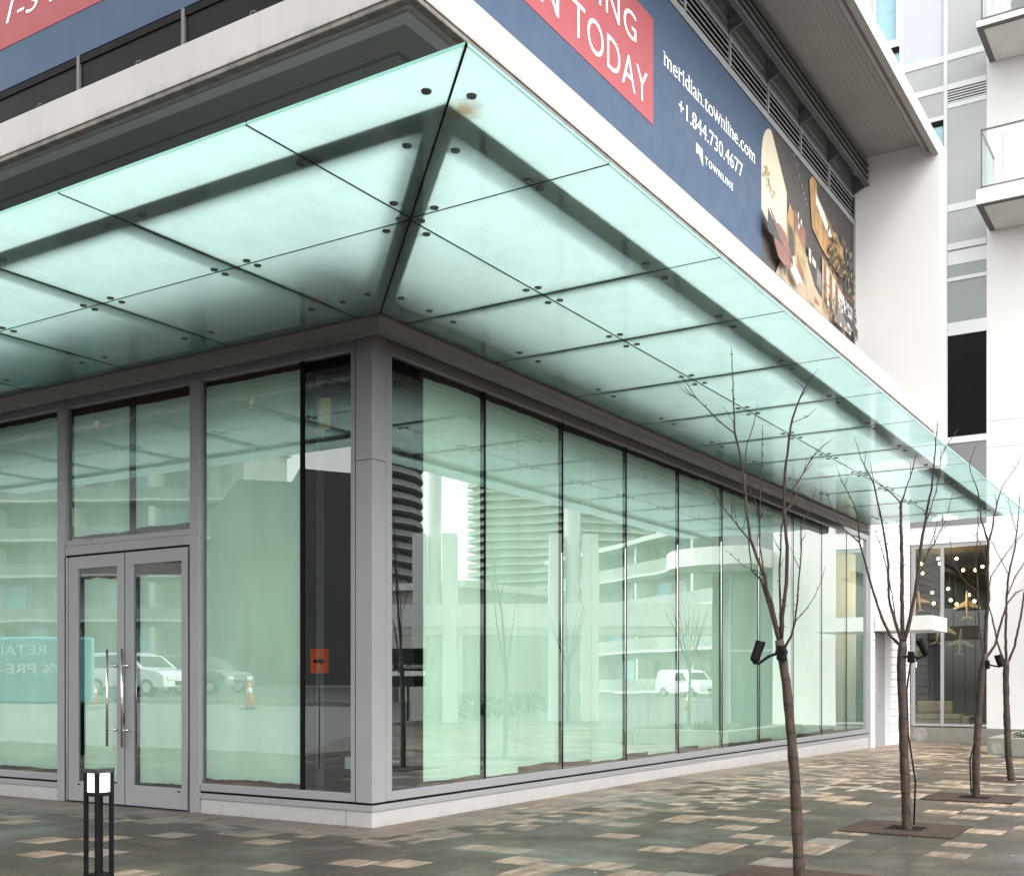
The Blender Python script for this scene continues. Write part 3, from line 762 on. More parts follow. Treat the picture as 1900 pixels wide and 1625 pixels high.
# ================================================================ BANNERS
BR = thing('leasing_banner', 'long blue banner with web address, phone number and cafe photo above the right canopy', 'banner', (8, WY, 9.08))
box('cloth', (-.45,WY-.020,9.08,10.10,WY-.002,11.71), BLUE, BR)
box('offer_panel', (-.4,WY-.026,9.63,5.60,WY-.0205,11.17), RED, BR)
P = ('y', WY-.0262)
E_ = .004
text('lettering', 'ING', 3.925, 5.036, 10.535, 10.925, P, WHITEI, BR, bold=-.006, spacing=1.12)
text('lettering', 'N', 2.42, 2.865, 9.82, 10.27, P, WHITEI, BR, bold=-.006)
text('lettering', 'TODAY', 3.19, 5.40, 9.815, 10.275, P, WHITEI, BR, bold=-.006, spacing=1.06)
P = ('y', WY-.0205)
text('lettering', 'meridian.townline.com', 5.975, 9.76, 10.685, 10.935, P, WHITEI, BR, serif=True)
text('lettering', '+1.844.730.4677', 6.50, 9.17, 10.20, 10.45, P, WHITEI, BR, serif=True)
text('lettering', 'TOWNLINE', 7.52, 8.72, 9.825, 9.945, P, WHITEI, BR, bold=.012, spacing=1.25)
mb = MB(); yy = WY-.0245
mb.quad([(7.165,yy,10.02),(7.165,yy,9.85),(7.28,yy,9.885),(7.44,yy,9.74),(7.42,yy,10.0)])
mb.build('logo', WHITEI, BR)
# cafe photograph printed on the right part of the banner (a generic interior)
cm = {}
def flat(n, c, var=.05, sc=2):
    if n not in cm: cm[n] = pbr('print_'+n, c, .42, 0, var, sc)
    return cm[n]
PN = ['dark', 'cream', 'wood', 'floor', 'white', 'brown', 'grey', 'gold', 'leaf', 'black']
PM = [flat('dark',(.030,.024,.022),.3,3), flat('cream',(.50,.45,.34),.12,.8), flat('wood',(.33,.19,.065),.35,3), flat('floor',(.34,.265,.18),.25,2.5), flat('white',(.62,.62,.60)),
      flat('brown',(.17,.065,.042),.4,3), flat('grey',(.13,.115,.11),.3,2), flat('gold',(.30,.22,.10),.3,6), flat('leaf',(.06,.055,.03),.5,12), flat('black',(.012,.01,.01),.2)]
PN = {n: i for i, n in enumerate(PN)}
X0, X1, Z0, Z1 = 10.105, 15.93, 9.08, 11.71
box('cloth', (X0-.003,WY-.018,Z0,X1,WY-.002,Z1), BLUE, BR)
mb = MB(); lay = [0]
def poly(n, pts, d=None):
    lay[0] += 1; yv = WY-.0185-.00035*lay[0] if d is None else WY-.0185-d
    mb.quad([(X0+u*(X1-X0), yv, Z0+v_*(Z1-Z0)) for u, v_ in pts], PN[n])
arch = [(0,.70)]+[(.085-.085*math.cos(a), .70+.27*math.sin(a)) for a in [math.pi/2*i/8 for i in range(1, 9)]]
poly('dark', arch+[(.1,.97),(.14,1.0),(1,1),(1,0),(0,0)])
poly('cream', [(0,.36),(0,.70)]+arch[1:]+[(.10,.95),(.17,.80),(.235,.66),(.235,.12),(.17,.20)])
for _ in range(26):
    u = random.gauss(.07,.035); v_ = .62-.9*max(0, u-.03)+random.gauss(0,.035); s_ = random.uniform(.004,.012)
    if 0.004 < u < .2: poly('gold', [(u-s_,v_),(u,v_-s_*2.4),(u+s_,v_),(u,v_+s_*2.4)])
poly('wood', [(.235,.12),(.235,.50),(.26,.60),(.31,.56),(.31,.18),(.27,.10)])
for k in range(5): poly('floor' if k % 2 else 'gold', [(.20+.05*k,.13-.02*k),(.205+.05*k,.13-.02*k),(.44+.07*k,.30),(.43+.07*k,.30)])
poly('brown', [(.30,.44),(.30,.60),(.42,.52),(.42,.36)])
poly('dark', [(.245,.25),(.245,.45),(.30,.42),(.30,.22)])
for u, v_ in ((.33,.94),(.36,.88),(.385,.83),(.405,.79),(.42,.76),(.432,.73),(.30,.985)):
    poly('white', [(u-.004,v_),(u,v_-.008),(u+.004,v_),(u,v_+.008)])
for u, v_ in ((.345,.58),(.375,.55),(.35,.50)): poly('white', [(u-.007,v_),(u,v_-.03),(u+.007,v_),(u,v_+.03)])
poly('wood', [(.49,.99),(.46,.93),(.49,.60),(.60,.52),(.72,.47),(.80,.45),(.86,.46),(.86,.70),(.72,.80),(.60,.92),(.52,1.0)])
for k in range(7):
    u = .51+.05*k; poly('brown', [(u,.62-.03*k),(u,.97-.045*k),(u+.005,.965-.045*k),(u+.005,.615-.03*k)])
poly('dark', [(.55,.88),(.68,.80),(.74,.74),(.80,.80),(.72,.95),(.60,1.0),(.54,1.0)])
poly('white', [(.53,.90),(.53,.82),(.62,.73),(.70,.66),(.72,.70),(.62,.82)])
poly('floor', [(.17,.14),(.30,.24),(.42,.34),(.52,.30),(.78,.10),(.90,0),(.12,0)])
poly('gold', [(.31,.19),(.31,.44),(.40,.37),(.43,.33),(.43,.10),(.38,.12)])
poly('brown', [(.33,.17),(.33,.28),(.40,.18),(.40,.10)])
poly('dark', [(.44,.30),(.44,.43),(.54,.33),(.60,.30),(.60,.12),(.52,.17)])
poly('white', [(.455,.42),(.455,.33),(.475,.31),(.475,.41)]); poly('cream', [(.49,.38),(.49,.33),(.53,.31),(.53,.36)]); poly('grey', [(.54,.34),(.54,.2),(.59,.17),(.59,.31)])
poly('floor', [(.60,.18),(.60,.46),(.70,.43),(.88,.30),(.98,.28),(.98,.10),(.80,.06),(.66,.08)])
for k in range(9): poly('cream' if k % 2 else 'brown', [(.62+.035*k,.12-.004*k),(.645+.035*k,.12-.004*k),(.645+.035*k,.42-.018*k),(.62+.035*k,.43-.018*k)])
poly('brown', [(.60,.45),(.70,.42),(.90,.30),(.98,.33),(.98,.36),(.88,.34),(.68,.47)])
poly('white', [(.80,.20),(.80,.33),(.97,.27),(.97,.08),(.86,.08)])
for k in range(150):
    u = random.uniform(.66,.99); v_ = random.gauss(.62-.35*(u-.6), .11); s_ = random.uniform(.004,.011)
    if .1 < v_ < .93: poly(random.choice(['leaf','leaf','dark','gold']), [(u-s_,v_-s_),(u,v_-s_*3),(u+s_,v_+s_),(u,v_+s_*3)])
for u in (.80,.86,.90,.95): poly('leaf', [(u,.12),(u+.004,.12),(u+.012,.6),(u+.006,.6)])
for k in range(110):
    u = random.uniform(.60,.99); v_ = random.gauss(.10+.10*(u-.6)/.4, .06); s_ = random.uniform(.004,.010)
    if .005 < v_ < .35: poly('dark' if u > .75 else 'leaf', [(u-s_,v_),(u,v_-s_*2),(u+s_,v_),(u,v_+s_*3)])
poly('brown', [(.06,.17),(.05,.26),(.10,.33),(.16,.31),(.22,.20),(.22,.10),(.16,.07),(.10,.09)])
poly('black', [(.0,.20),(.0,.36),(.17,.20),(.24,.16),(.24,.12),(.14,.20)])
poly('brown', [(.02,.36),(.03,.375),(.12,.27),(.21,.17),(.20,.15),(.10,.24)])
poly('white', [(.215,.09),(.27,.135),(.34,.07),(.28,.02)])
poly('black', [(.15,.0),(.155,.0),(.17,.08),(.16,.08)]); poly('black', [(.30,.03),(.307,.03),(.313,.06),(.30,.055)])
poly('cream', [(.235,.10),(.255,.12),(.255,.20),(.238,.20)])
poly('dark', [(.70,.0),(.78,.0),(.86,.09),(.97,.03),(.99,0),(.99,.10),(.88,.14),(.78,.12)])
poly('grey', [(.68,0),(.73,.10),(.80,.115),(.88,.02),(.88,0)]); poly('brown', [(.46,.05),(.46,.0),(.51,.0),(.51,.035)])
for k in range(3): poly('cream', [(.76+.06*k,0),(.775+.06*k,0),(.775+.06*k,.03),(.76+.06*k,.035)])
mb.build('photo_print', PM, BR)

BLF = thing('left_wall_banner', 'blue banner with a red panel reading 1-3 Bedroom above the left wall windows', 'banner', (WY, 5, 9.08))
BLF.name = 'bedroom_banner'
box('cloth', (WY-.020,-.5,9.08,WY-.002,12.5,11.71), BLUE, BLF)
box('offer_panel', (WY-.026,1.4,9.605,WY-.0205,9.8,11.17), RED, BLF)
text('lettering', '1-3 Bedroom', 5.46, 2.35, 9.895, 10.16, ('x', WY-.0262), WHITEI, BLF, shear=.28, bold=-.004)

# ================================================================ TREES
TREES = {"1":{"trunk":[[-0.86,-4.933,0.0,0.045],[-0.882,-4.898,0.796,0.04],[-0.898,-4.874,1.143,0.037],[-0.915,-4.846,1.494,0.035],[-0.93,-4.821,1.704,0.036],[-0.941,-4.804,1.799,0.038],[-0.946,-4.797,1.87,0.032]],"br":[[[-0.946,-4.797,1.857,0.0198],[-0.991,-4.749,2.149,0.0162],[-1.028,-4.723,2.259,0.0144],[-1.053,-4.72,2.356,0.0135],[-1.104,-4.678,2.481,0.0117],[-1.153,-4.641,2.63,0.0108],[-1.19,-4.625,2.875,0.0099],[-1.223,-4.616,3.119,0.0099],[-1.268,-4.591,3.317,0.0081],[-1.306,-4.576,3.409,0.0081],[-1.334,-4.58,3.649,0.0054],[-1.369,-4.573,4.05,0.0027]],[[-1.307,-4.576,3.409,0.0054],[-1.361,-4.47,3.508,0.0054],[-1.432,-4.33,3.673,0.0036],[-1.491,-4.207,3.872,0.0018]],[[-1.223,-4.616,3.12,0.0054],[-1.226,-4.647,3.347,0.0036],[-1.224,-4.697,3.479,0.0036],[-1.238,-4.728,3.622,0.0018]],[[-1.311,-4.569,3.49,0.0027],[-1.343,-4.496,3.618,0.0014]],[[-0.946,-4.797,1.857,0.0162],[-0.989,-4.744,2.104,0.0126],[-1.04,-4.685,2.33,0.0099],[-1.092,-4.627,2.399,0.0045],[-1.116,-4.614,2.636,0.0063],[-1.225,-4.466,2.855,0.0045],[-1.285,-4.399,2.992,0.0027],[-1.343,-4.336,3.071,0.0018]],[[-1.054,-4.72,2.356,0.0036],[-1.127,-4.58,2.431,0.0027],[-1.187,-4.455,2.556,0.0014]],[[-0.939,-4.807,1.878,0.018],[-0.963,-4.824,2.049,0.0153],[-0.981,-4.868,2.297,0.0144],[-1.023,-4.882,2.571,0.0135],[-1.079,-4.879,2.841,0.0117],[-1.124,-4.899,3.108,0.0108],[-1.157,-4.94,3.315,0.009],[-1.192,-4.981,3.491,0.0081],[-1.223,-5.032,3.585,0.0063],[-1.249,-5.095,3.686,0.0054],[-1.255,-5.191,3.816,0.0018]],[[-1.25,-5.093,3.686,0.0027],[-1.271,-5.034,3.748,0.0014]],[[-1.192,-4.981,3.463,0.0027],[-1.145,-5.076,3.503,0.0027],[-1.121,-5.139,3.565,0.0014]],[[-1.077,-4.882,2.865,0.0072],[-1.062,-4.892,2.939,0.0063],[-1.0,-4.971,3.063,0.0054],[-0.938,-5.05,3.244,0.0045],[-0.882,-5.115,3.332,0.0036],[-0.822,-5.188,3.396,0.0018]],[[-0.928,-4.825,1.799,0.0108],[-0.916,-4.88,1.898,0.0099],[-0.925,-4.913,2.008,0.0081],[-0.938,-4.944,2.256,0.0063],[-0.955,-4.972,2.547,0.0054],[-0.987,-4.979,2.735,0.0045],[-0.989,-5.038,2.827,0.0036],[-0.988,-5.101,3.0,0.0018]],[[-0.882,-4.898,2.01,0.0045],[-0.825,-4.972,2.11,0.0036],[-0.781,-5.021,2.21,0.0027],[-0.742,-5.06,2.323,0.0023],[-0.713,-5.08,2.436,0.0014]],[[-1.028,-4.723,2.259,0.0063],[-1.078,-4.686,2.594,0.0054],[-1.103,-4.702,2.991,0.0045],[-1.127,-4.725,3.258,0.0036],[-1.159,-4.739,3.487,0.0018]],[[-0.939,-4.807,1.898,0.0108],[-0.932,-4.792,2.308,0.0081],[-0.906,-4.798,2.729,0.0063],[-0.864,-4.827,2.873,0.0054],[-0.805,-4.879,2.988,0.0036],[-0.753,-4.919,3.092,0.0018]],[[-0.946,-4.797,1.907,0.009],[-0.949,-4.798,1.956,0.0081],[-0.949,-4.807,1.989,0.0072]]]},"2":{"trunk":[[2.885,-4.856,0.0,0.05],[2.867,-4.827,0.708,0.046],[2.857,-4.81,1.28,0.043],[2.849,-4.798,1.705,0.044],[2.857,-4.81,1.898,0.045],[2.858,-4.812,1.972,0.038]],"br":[[[2.855,-4.808,1.915,0.0198],[2.77,-4.709,2.027,0.0162],[2.694,-4.635,2.218,0.0144],[2.614,-4.562,2.521,0.0126],[2.563,-4.538,2.653,0.0117],[2.5,-4.499,2.857,0.0099],[2.446,-4.475,2.987,0.009],[2.401,-4.469,3.228,0.0072],[2.342,-4.443,3.391,0.0054],[2.238,-4.346,3.61,0.0036],[2.174,-4.314,3.752,0.0018]],[[2.446,-4.475,2.987,0.0063],[2.378,-4.325,3.141,0.0054],[2.337,-4.204,3.375,0.0036],[2.348,-4.161,3.532,0.0018]],[[2.855,-4.808,1.943,0.018],[2.794,-4.76,2.142,0.0162],[2.716,-4.703,2.426,0.0144],[2.676,-4.713,2.768,0.0126],[2.604,-4.677,3.142,0.0108],[2.534,-4.648,3.364,0.009],[2.462,-4.62,3.579,0.0072],[2.344,-4.52,3.836,0.0045],[2.258,-4.475,4.058,0.0018]],[[2.462,-4.62,3.579,0.0045],[2.479,-4.577,3.831,0.0018]],[[2.858,-4.812,1.943,0.0234],[2.839,-4.809,2.429,0.0207],[2.82,-4.813,2.812,0.0189],[2.795,-4.811,3.154,0.0162],[2.772,-4.817,3.418,0.0144],[2.76,-4.841,3.474,0.0081],[2.786,-4.928,3.752,0.0054],[2.786,-4.975,3.958,0.0027]],[[2.772,-4.816,3.41,0.0081],[2.736,-4.737,3.513,0.0063],[2.627,-4.538,3.69,0.0036]],[[2.861,-4.817,1.943,0.0234],[2.852,-4.858,2.084,0.0207],[2.853,-4.932,2.425,0.018],[2.85,-5.006,2.995,0.0153],[2.832,-5.064,3.33,0.0126],[2.812,-5.122,3.585,0.0099],[2.777,-5.159,3.972,0.0063],[2.738,-5.194,4.241,0.0027]],[[2.864,-5.03,3.146,0.0063],[2.971,-5.126,3.535,0.0054],[3.054,-5.163,3.945,0.0036],[3.207,-5.3,4.215,0.0018]],[[2.846,-5.001,2.767,0.0063],[2.886,-5.128,2.991,0.0054],[2.901,-5.232,3.214,0.0036],[2.896,-5.312,3.516,0.0018]],[[2.819,-4.75,2.17,0.0072],[2.843,-4.705,2.485,0.0063],[2.856,-4.618,2.889,0.0045],[2.863,-4.509,3.212,0.0027]],[[2.869,-4.958,2.561,0.0054],[2.899,-5.028,2.813,0.0045],[2.941,-5.122,3.121,0.0027],[2.939,-5.149,3.259,0.0018]]]},"3":{"trunk":[[6.797,-4.836,0.0,0.052],[6.797,-4.836,0.472,0.05],[6.819,-4.872,1.205,0.046],[6.839,-4.904,1.698,0.044],[6.858,-4.935,1.843,0.044],[6.862,-4.941,1.93,0.036]],"br":[[[6.862,-4.941,1.887,0.027],[6.851,-4.957,2.408,0.0234],[6.842,-4.985,2.653,0.0225],[6.807,-4.978,3.016,0.0207],[6.785,-4.995,3.415,0.018],[6.734,-4.968,3.521,0.0117],[6.669,-4.92,3.736,0.0099],[6.617,-4.896,4.076,0.0081],[6.532,-4.82,4.314,0.0054],[6.484,-4.805,4.425,0.0045],[6.505,-4.902,4.707,0.0018]],[[6.785,-4.995,3.413,0.0126],[6.826,-5.033,3.566,0.0117],[6.86,-5.05,3.75,0.0108],[6.907,-5.086,3.951,0.009],[6.961,-5.128,4.155,0.0054],[7.105,-5.315,4.478,0.0036],[7.171,-5.373,4.65,0.0018]],[[6.851,-4.923,1.887,0.0126],[6.79,-4.879,2.284,0.0108],[6.735,-4.859,2.991,0.0081],[6.682,-4.85,3.17,0.0072],[6.655,-4.889,3.629,0.0054],[6.6,-4.885,4.053,0.0027]],[[6.739,-4.864,2.759,0.0063],[6.645,-4.697,2.919,0.0054],[6.587,-4.581,3.166,0.0045],[6.582,-4.547,3.472,0.0036],[6.589,-4.532,3.647,0.0018]],[[6.866,-4.947,1.858,0.018],[6.918,-5.052,2.039,0.0162],[6.947,-5.127,2.345,0.0135],[6.968,-5.192,2.58,0.0117],[7.013,-5.299,2.745,0.0081],[7.06,-5.409,2.794,0.0054]],[[6.841,-4.985,2.74,0.0081],[6.864,-5.009,2.957,0.0072],[6.951,-5.13,3.175,0.0063],[7.058,-5.282,3.43,0.0045],[7.147,-5.403,3.577,0.0027]],[[6.602,-4.803,3.557,0.0027],[6.629,-4.894,3.446,0.0036],[6.663,-5.009,3.12,0.0054]]]},"4":{"trunk":[[10.049,-4.799,0.0,0.055],[10.017,-4.748,0.361,0.052],[10.002,-4.723,1.09,0.049],[9.994,-4.711,1.665,0.046],[9.999,-4.718,1.785,0.05],[9.999,-4.718,1.914,0.04]],"br":[[[9.999,-4.718,1.845,0.0234],[9.958,-4.717,2.273,0.0207],[9.917,-4.736,2.852,0.018],[9.88,-4.769,3.224,0.0153],[9.877,-4.864,3.66,0.0117],[9.847,-4.92,4.128,0.0072],[9.8,-4.953,4.584,0.0027]],[[9.981,-4.689,1.88,0.018],[9.945,-4.599,2.159,0.0153],[9.927,-4.529,2.534,0.0117],[9.917,-4.467,2.785,0.009],[9.936,-4.447,3.097,0.0054],[9.938,-4.398,3.402,0.0027]],[[9.924,-4.746,2.912,0.009],[9.981,-4.861,3.227,0.009],[10.033,-4.975,3.422,0.0072],[10.082,-5.086,3.718,0.0036]],[[9.879,-4.769,3.249,0.0072],[9.847,-4.678,3.456,0.0063],[9.784,-4.529,3.775,0.0036],[9.788,-4.48,3.941,0.0018]],[[10.008,-4.733,1.828,0.0198],[10.04,-4.84,2.127,0.018],[10.054,-4.933,2.631,0.0153],[10.045,-4.997,3.123,0.0108],[10.037,-5.069,3.715,0.0072],[9.999,-5.097,4.303,0.0027]],[[9.895,-4.893,3.881,0.0054],[9.874,-4.801,4.226,0.0036],[9.893,-4.759,4.53,0.0018]]]}}
tl_ = {1: 'bare sapling nearest the camera, its grille cut by the bottom of the picture', 2: 'bare sapling second from the camera with a cable down its trunk',
       3: 'bare sapling third from the camera in front of the lobby window', 4: 'bare sapling farthest from the camera beside the concrete planter'}
for k in (1, 2, 3, 4):
    T = TREES[str(k)]; b0 = T['trunk'][0]
    tr_ = thing('young_tree', tl_[k], 'tree', (b0[0], b0[1], gz(b0[0])), 0, 'bare young trees in a row')
    pts = [(p[0], p[1], p[2]) for p in T['trunk']]; rad = [p[3] for p in T['trunk']]
    pts[0] = (pts[0][0], pts[0][1], -.12)
    # subdivide trunk for knots
    P2, R2 = [], []
    for i in range(len(pts)-1):
        a, b = Vector(pts[i]), Vector(pts[i+1]); n = max(1, int((b-a).length/.07))
        for j in range(n):
            q = a.lerp(b, j/n); r = rad[i]+(rad[i+1]-rad[i])*j/n
            P2.append((q.x+random.uniform(-.002,.002), q.y+random.uniform(-.002,.002), q.z)); R2.append(r*random.uniform(.93,1.08))
    P2.append(pts[-1]); R2.append(rad[-1])
    mb = MB(); mb.tube(P2, R2, 12)
    for _ in range(16):
        i = random.randrange(3, len(P2)-1); a_ = random.uniform(0, 6.28); mb.ball((P2[i][0]+R2[i]*.9*math.cos(a_), P2[i][1]+R2[i]*.9*math.sin(a_), P2[i][2]), .007, 6, 4)
    mb.build('trunk', BARK, tr_, smooth=True)
    for br in T['br']:
        mb = MB(); Q, RR = [], []
        for i in range(len(br)-1):
            a, b = Vector(br[i][:3]), Vector(br[i+1][:3]); n = max(1, int((b-a).length/.06))
            for j in range(n):
                q = a.lerp(b, j/n); r = br[i][3]+(br[i+1][3]-br[i][3])*j/n; e = .0035 if (i or j) else 0
                Q.append((q.x+random.uniform(-e,e), q.y+random.uniform(-e,e), q.z)); RR.append(max(.0016, r*random.uniform(.92,1.08)))
        Q.append(tuple(br[-1][:3])); RR.append(.0012)
        mb.tube(Q, RR, 8)
        for i in range(1, len(Q)-1):
            if random.random() < .75:
                d = Vector((random.uniform(-1,1), random.uniform(-1,1), random.uniform(.2,1))).normalized(); r = RR[i]
                l_ = random.uniform(.008,.022)*(1 if RR[i] < .012 else 1.3)
                q = Vector(Q[i]); mb.tube([q, q+d*(r+l_*.6), q+d*(r+l_)], [.0032,.0036,.001], 5, cap=False)
        if len(Q) > 9:
            for _ in range(3):
                i = random.randrange(len(Q)//3, len(Q)-3); a_ = random.uniform(0, 6.28); q = Vector(Q[i]); up = (Vector(Q[i+2])-q).normalized()
                d = (up*random.uniform(.5,1.1)+Vector((math.cos(a_),math.sin(a_),0))*.55).normalized(); l_ = random.uniform(.05,.20)
                mb.tube([q, q+d*l_*.5, q+d*l_+Vector((0,0,.02))], [min(RR[i]*.6,.0042),.0030,.0012], 5, cap=False)
        mb.build('branch', BARK, tr_, smooth=True)
# spotlights strapped to the trunks
SP = {1: dict(box=(-.985,-4.83,1.775), arm=[(-1.03,-4.745,1.745),(-1.075,-4.68,1.69),(-1.10,-4.645,1.695)], h0=(-1.098,-4.65,1.705), h1=(-1.07,-4.695,1.855), r=.038, lb='black spotlight tilted up on an arm left of the nearest sapling trunk'),
      2: dict(box=(2.872,-4.895,1.815), arm=[(2.90,-4.95,1.80),(2.935,-5.03,1.82),(2.94,-5.03,1.84)], h0=(2.942,-5.035,1.835), h1=(2.892,-4.975,1.985), r=.042, lb='black spotlight with a white tag strapped to the second sapling trunk'),
      3: dict(box=(6.85,-4.965,1.79), arm=[(6.86,-5.02,1.77),(6.91,-5.11,1.75),(6.93,-5.13,1.76)], h0=(6.925,-5.135,1.755), h1=(6.897,-5.09,1.905), r=.046, lb='black spotlight between the third and fourth sapling trunks')}
for k, s_ in SP.items():
    t_ = thing('tree_spotlight', s_['lb'], 'spotlight', s_['box'], 0, 'spotlights strapped to the young trees')
    x, y, z = s_['box']; mb = MB(); mb.tube([(x-.03,y,z-.052),(x,y,z-.055),(x,y,z+.05)], [.022,.042,.034], 9); mb.tube([(x-.038,y,z+.0),(x+.038,y,z+.0)], .036, 12); mb.build('mounting_box', BLACKM, t_, smooth=False, bevel=.004)
    mb = MB(); mb.tube([s_['box']]+s_['arm'], .0115, 8); mb.build('arm', BLACKM, t_, smooth=True)
    a, b = Vector(s_['h0']), Vector(s_['h1']); mb = MB(); r = s_['r']
    mb.tube([a-(b-a)*.04, a, a.lerp(b,.12), b, b], [.012, r*.75, r*.93, r, r*.86], 18); mb.build('lamp_head', BLACKM, t_, smooth=False)
    b0 = TREES[str(k)]['trunk'][-2]; mb = MB(); mb.tube([(b0[0],b0[1],z-.012),(b0[0],b0[1],z+.012)], .047 if k != 1 else .042, 14); mb.build('strap', BLACKM, t_)
    if k == 2: mb = MB(); mb.box(x-.012,y-.055,z-.115,x+.012,y-.050,z-.06); mb.build('tag', WHITEI, t_)
    if k == 3: mb = MB(); mb.box(x-.012,y-.055,z-.11,x+.012,y-.050,z-.07); mb.build('tag', WHITEI, t_)
    if k > 1:
        bt = TREES[str(k)]['trunk'][0]; sx = .5*(1 if k == 2 else -1)
        dx_, dy_ = .055*.53*(1 if k == 2 else -1), -.055*.85*(1 if k == 2 else -1)
        mb = MB(); mb.tube([(x,y,z-.03),(b0[0]+dx_*.8,b0[1]+dy_*.8,z-.35),(b0[0]+dx_*1.1,b0[1]+dy_*1.1,1.0),(bt[0]+dx_*1.5,bt[1]+dy_*1.5,.5),(bt[0]+dx_*1.2,bt[1]+dy_*1.2,.05)], .009, 6); mb.build('cable', BLACK, t_, smooth=True)
# rusted tree grilles
gl_ = ['rusted steel tree grille at the bottom edge of the picture', 'rusted steel tree grille under the second sapling', 'rusted steel tree grille under the third sapling', 'rusted steel tree grille under the farthest sapling']
for k, (x0, x1) in enumerate(((-1.33,-.24),(2.34,3.43),(6.06,7.15),(9.62,10.72))):
    y0, y1 = -5.40, -4.275; cx_ = TREES[str(k+1)]['trunk'][0][0]; cy_ = TREES[str(k+1)]['trunk'][0][1]; s_ = .19; z = gz(x1)
    cx_ = (x0+x1)/2 if k else cx_; cy_ = -4.84 if k else cy_
    t_ = thing('tree_grille', gl_[k], 'tree grille', ((x0+x1)/2, (y0+y1)/2, z), 0, 'rusted tree grilles in the paving')
    mb = MB()
    mb.box(x0,y0,z+.001,cx_-s_,y1,z+.014); mb.box(cx_+s_,y0,z+.001,x1,y1,z+.014); mb.box(cx_-s_,y0,z+.001,cx_+s_,cy_-s_,z+.014); mb.box(cx_-s_,cy_+s_,z+.001,cx_+s_,y1,z+.014)
    mb.build('plate', RUST, t_, bevel=.002)
    mb = MB(); mb.box(cx_-s_-.004,cy_-s_-.004,z+.0005,cx_+s_+.004,cy_+s_+.004,z+.005); mb.build('soil', SOIL, t_)

# ================================================================ BOLLARD LIGHT
vdir = Vector((math.cos(TH), math.sin(TH), 0)); rdir = Vector((math.sin(TH), -math.cos(TH), 0))
D_ = 7.6; nc = Vector((CAM.x, CAM.y, 0)) + vdir*D_ + rdir*((179.5-CX)/F_PX*D_)
bt = thing('bollard_light', 'square black metal bollard with a glowing white lamp head by the shop doors', 'bollard', (nc.x, nc.y, 0), TH - R(90) + R(58))
A_ = .14; H_ = .963
def bb(name, args, m, **k): 
    mb = MB(); [mb.box(*a) for a in args]; o = mb.build(name, m, None, **k); o.parent = bt; return o
pw = .0245
posts = [(0,0),(A_-pw,0),(0,A_-pw),(A_-pw,A_-pw)]
bb('post_frame', [(x,y,0,x+pw,y+pw,H_-.03) for x, y in posts]+[(0,0,.0,A_,A_,.245)], BLACKM, bevel=.0015)
bb('crossbar', [(pw,.001,.775,A_-pw,pw-.001,.80),(pw,A_-pw,.775,A_-pw,A_-.001,.80),(.001,pw,.775,pw-.001,A_-pw,.80),(A_-pw+.001,pw,.775,A_-.001,A_-pw,.80),(.03,.03,.776,A_-.03,A_-.03,.798)], BLACKM)
bb('inner_post', [(.100,.100,.24,.117,.117,.78)], BLACKM)
bb('cap', [(-.003,-.003,H_-.03,A_+.003,A_+.003,H_)], pbr('bollard_cap', (.05,.06,.06), .15, .5), bevel=.002)
bb('lamp', [(.012,.012,.801,A_-.012,A_-.012,H_-.032)], LENS)
# ================================================================ END BUILDING (apartments above a lobby)
AP = thing('apartment_tower', 'white and grey apartment tower with balconies and a glazed lobby beyond the shop', 'building', (24, -1, -.17))
XE = 23.89
# grey curtain wall, built as panels between pale mullions
YR, YL = -2.06, 3.2
cols = [(-2.06,-1.03),(-.93,.19),(.28,1.01),(1.12,3.2)]
def EP(name, y0, y1, z0, z1, m, dx=0., par=AP, th=.05): return box(name, (XE-dx,y0,z0,XE-dx+th,y1,z1), m, par)
box('wall', (XE+.07,-2.06,5.5,24.4,3.3,34), GREYP, AP)
mz = [(8.22,8.40),(11.24,11.60),(12.76,12.86),(13.64,13.82),(14.72,14.92),(17.62,17.75),(18.14,18.30),(18.96,19.14),(23.2,23.4)]
mb = MB()
for y0, y1 in ((-1.03,-.93),(.19,.28),(1.01,1.12)): mb.box(XE-.03,y0,5.9,XE+.06,y1,34)
for z0, z1 in mz: 
    mb.box(XE-.02,-2.06,z0,XE+.06,-1.031,z1)
for z0, z1 in ((17.35,17.47),(18.14,18.30),(18.96,19.14)): 
    for y0, y1 in ((-.929,.189),(.281,1.009),(1.121,3.2)): mb.box(XE-.02,y0,z0,XE+.06,y1,z1)
mb.build('mullion', GREYF, AP, bevel=.003)
EP('wall_panel', -2.06,-1.032,5.94,8.218, GREYD)
w_ = EP('window', -2.06,-1.032,8.402,11.238, BRONZE, -.012)
EP('wall_panel', -2.06,-1.032,11.602,12.758, pbr('grey_glass_panel', (.20,.225,.225), .12, 0, .03), -.01)
w_ = EP('window', -2.06,-1.032,12.862,13.638, pbr('reflective_window', (.22,.25,.25), .06, 0, .05), -.02)
box('blind', (XE+.005,-2.06,13.22,XE+.0195,-1.032,13.60), GREYF, w_)
EP('wall_panel', -2.06,-1.032,13.822,14.718, GREYP); EP('wall_panel', -2.06,-1.032,14.922,17.618, GREYP)
mb = MB()
for k in range(5): mb.box(XE-.01,-2.06,17.77+.075*k,XE+.05,-1.032,17.80+.075*k)
lv = mb.build('vent_louvre', GREYF, AP); box('vent_back', (XE+.045,-2.06,17.752,XE+.065,-1.032,18.138), BLACK, lv)
EP('wall_panel', -2.06,-1.032,18.302,18.958, GREYP); EP('wall_panel', -2.06,-1.032,19.142,23.19, GREYP)
EP('wall_panel', -.928,.188,18.302,18.958, GREYP); EP('window', -.928,.188,19.142,23.19, LILAC, -.01)
EP('wall_panel', -.928,.188,17.472,18.138, pbr('warm_grey_panel', (.36,.35,.35), .5)); 
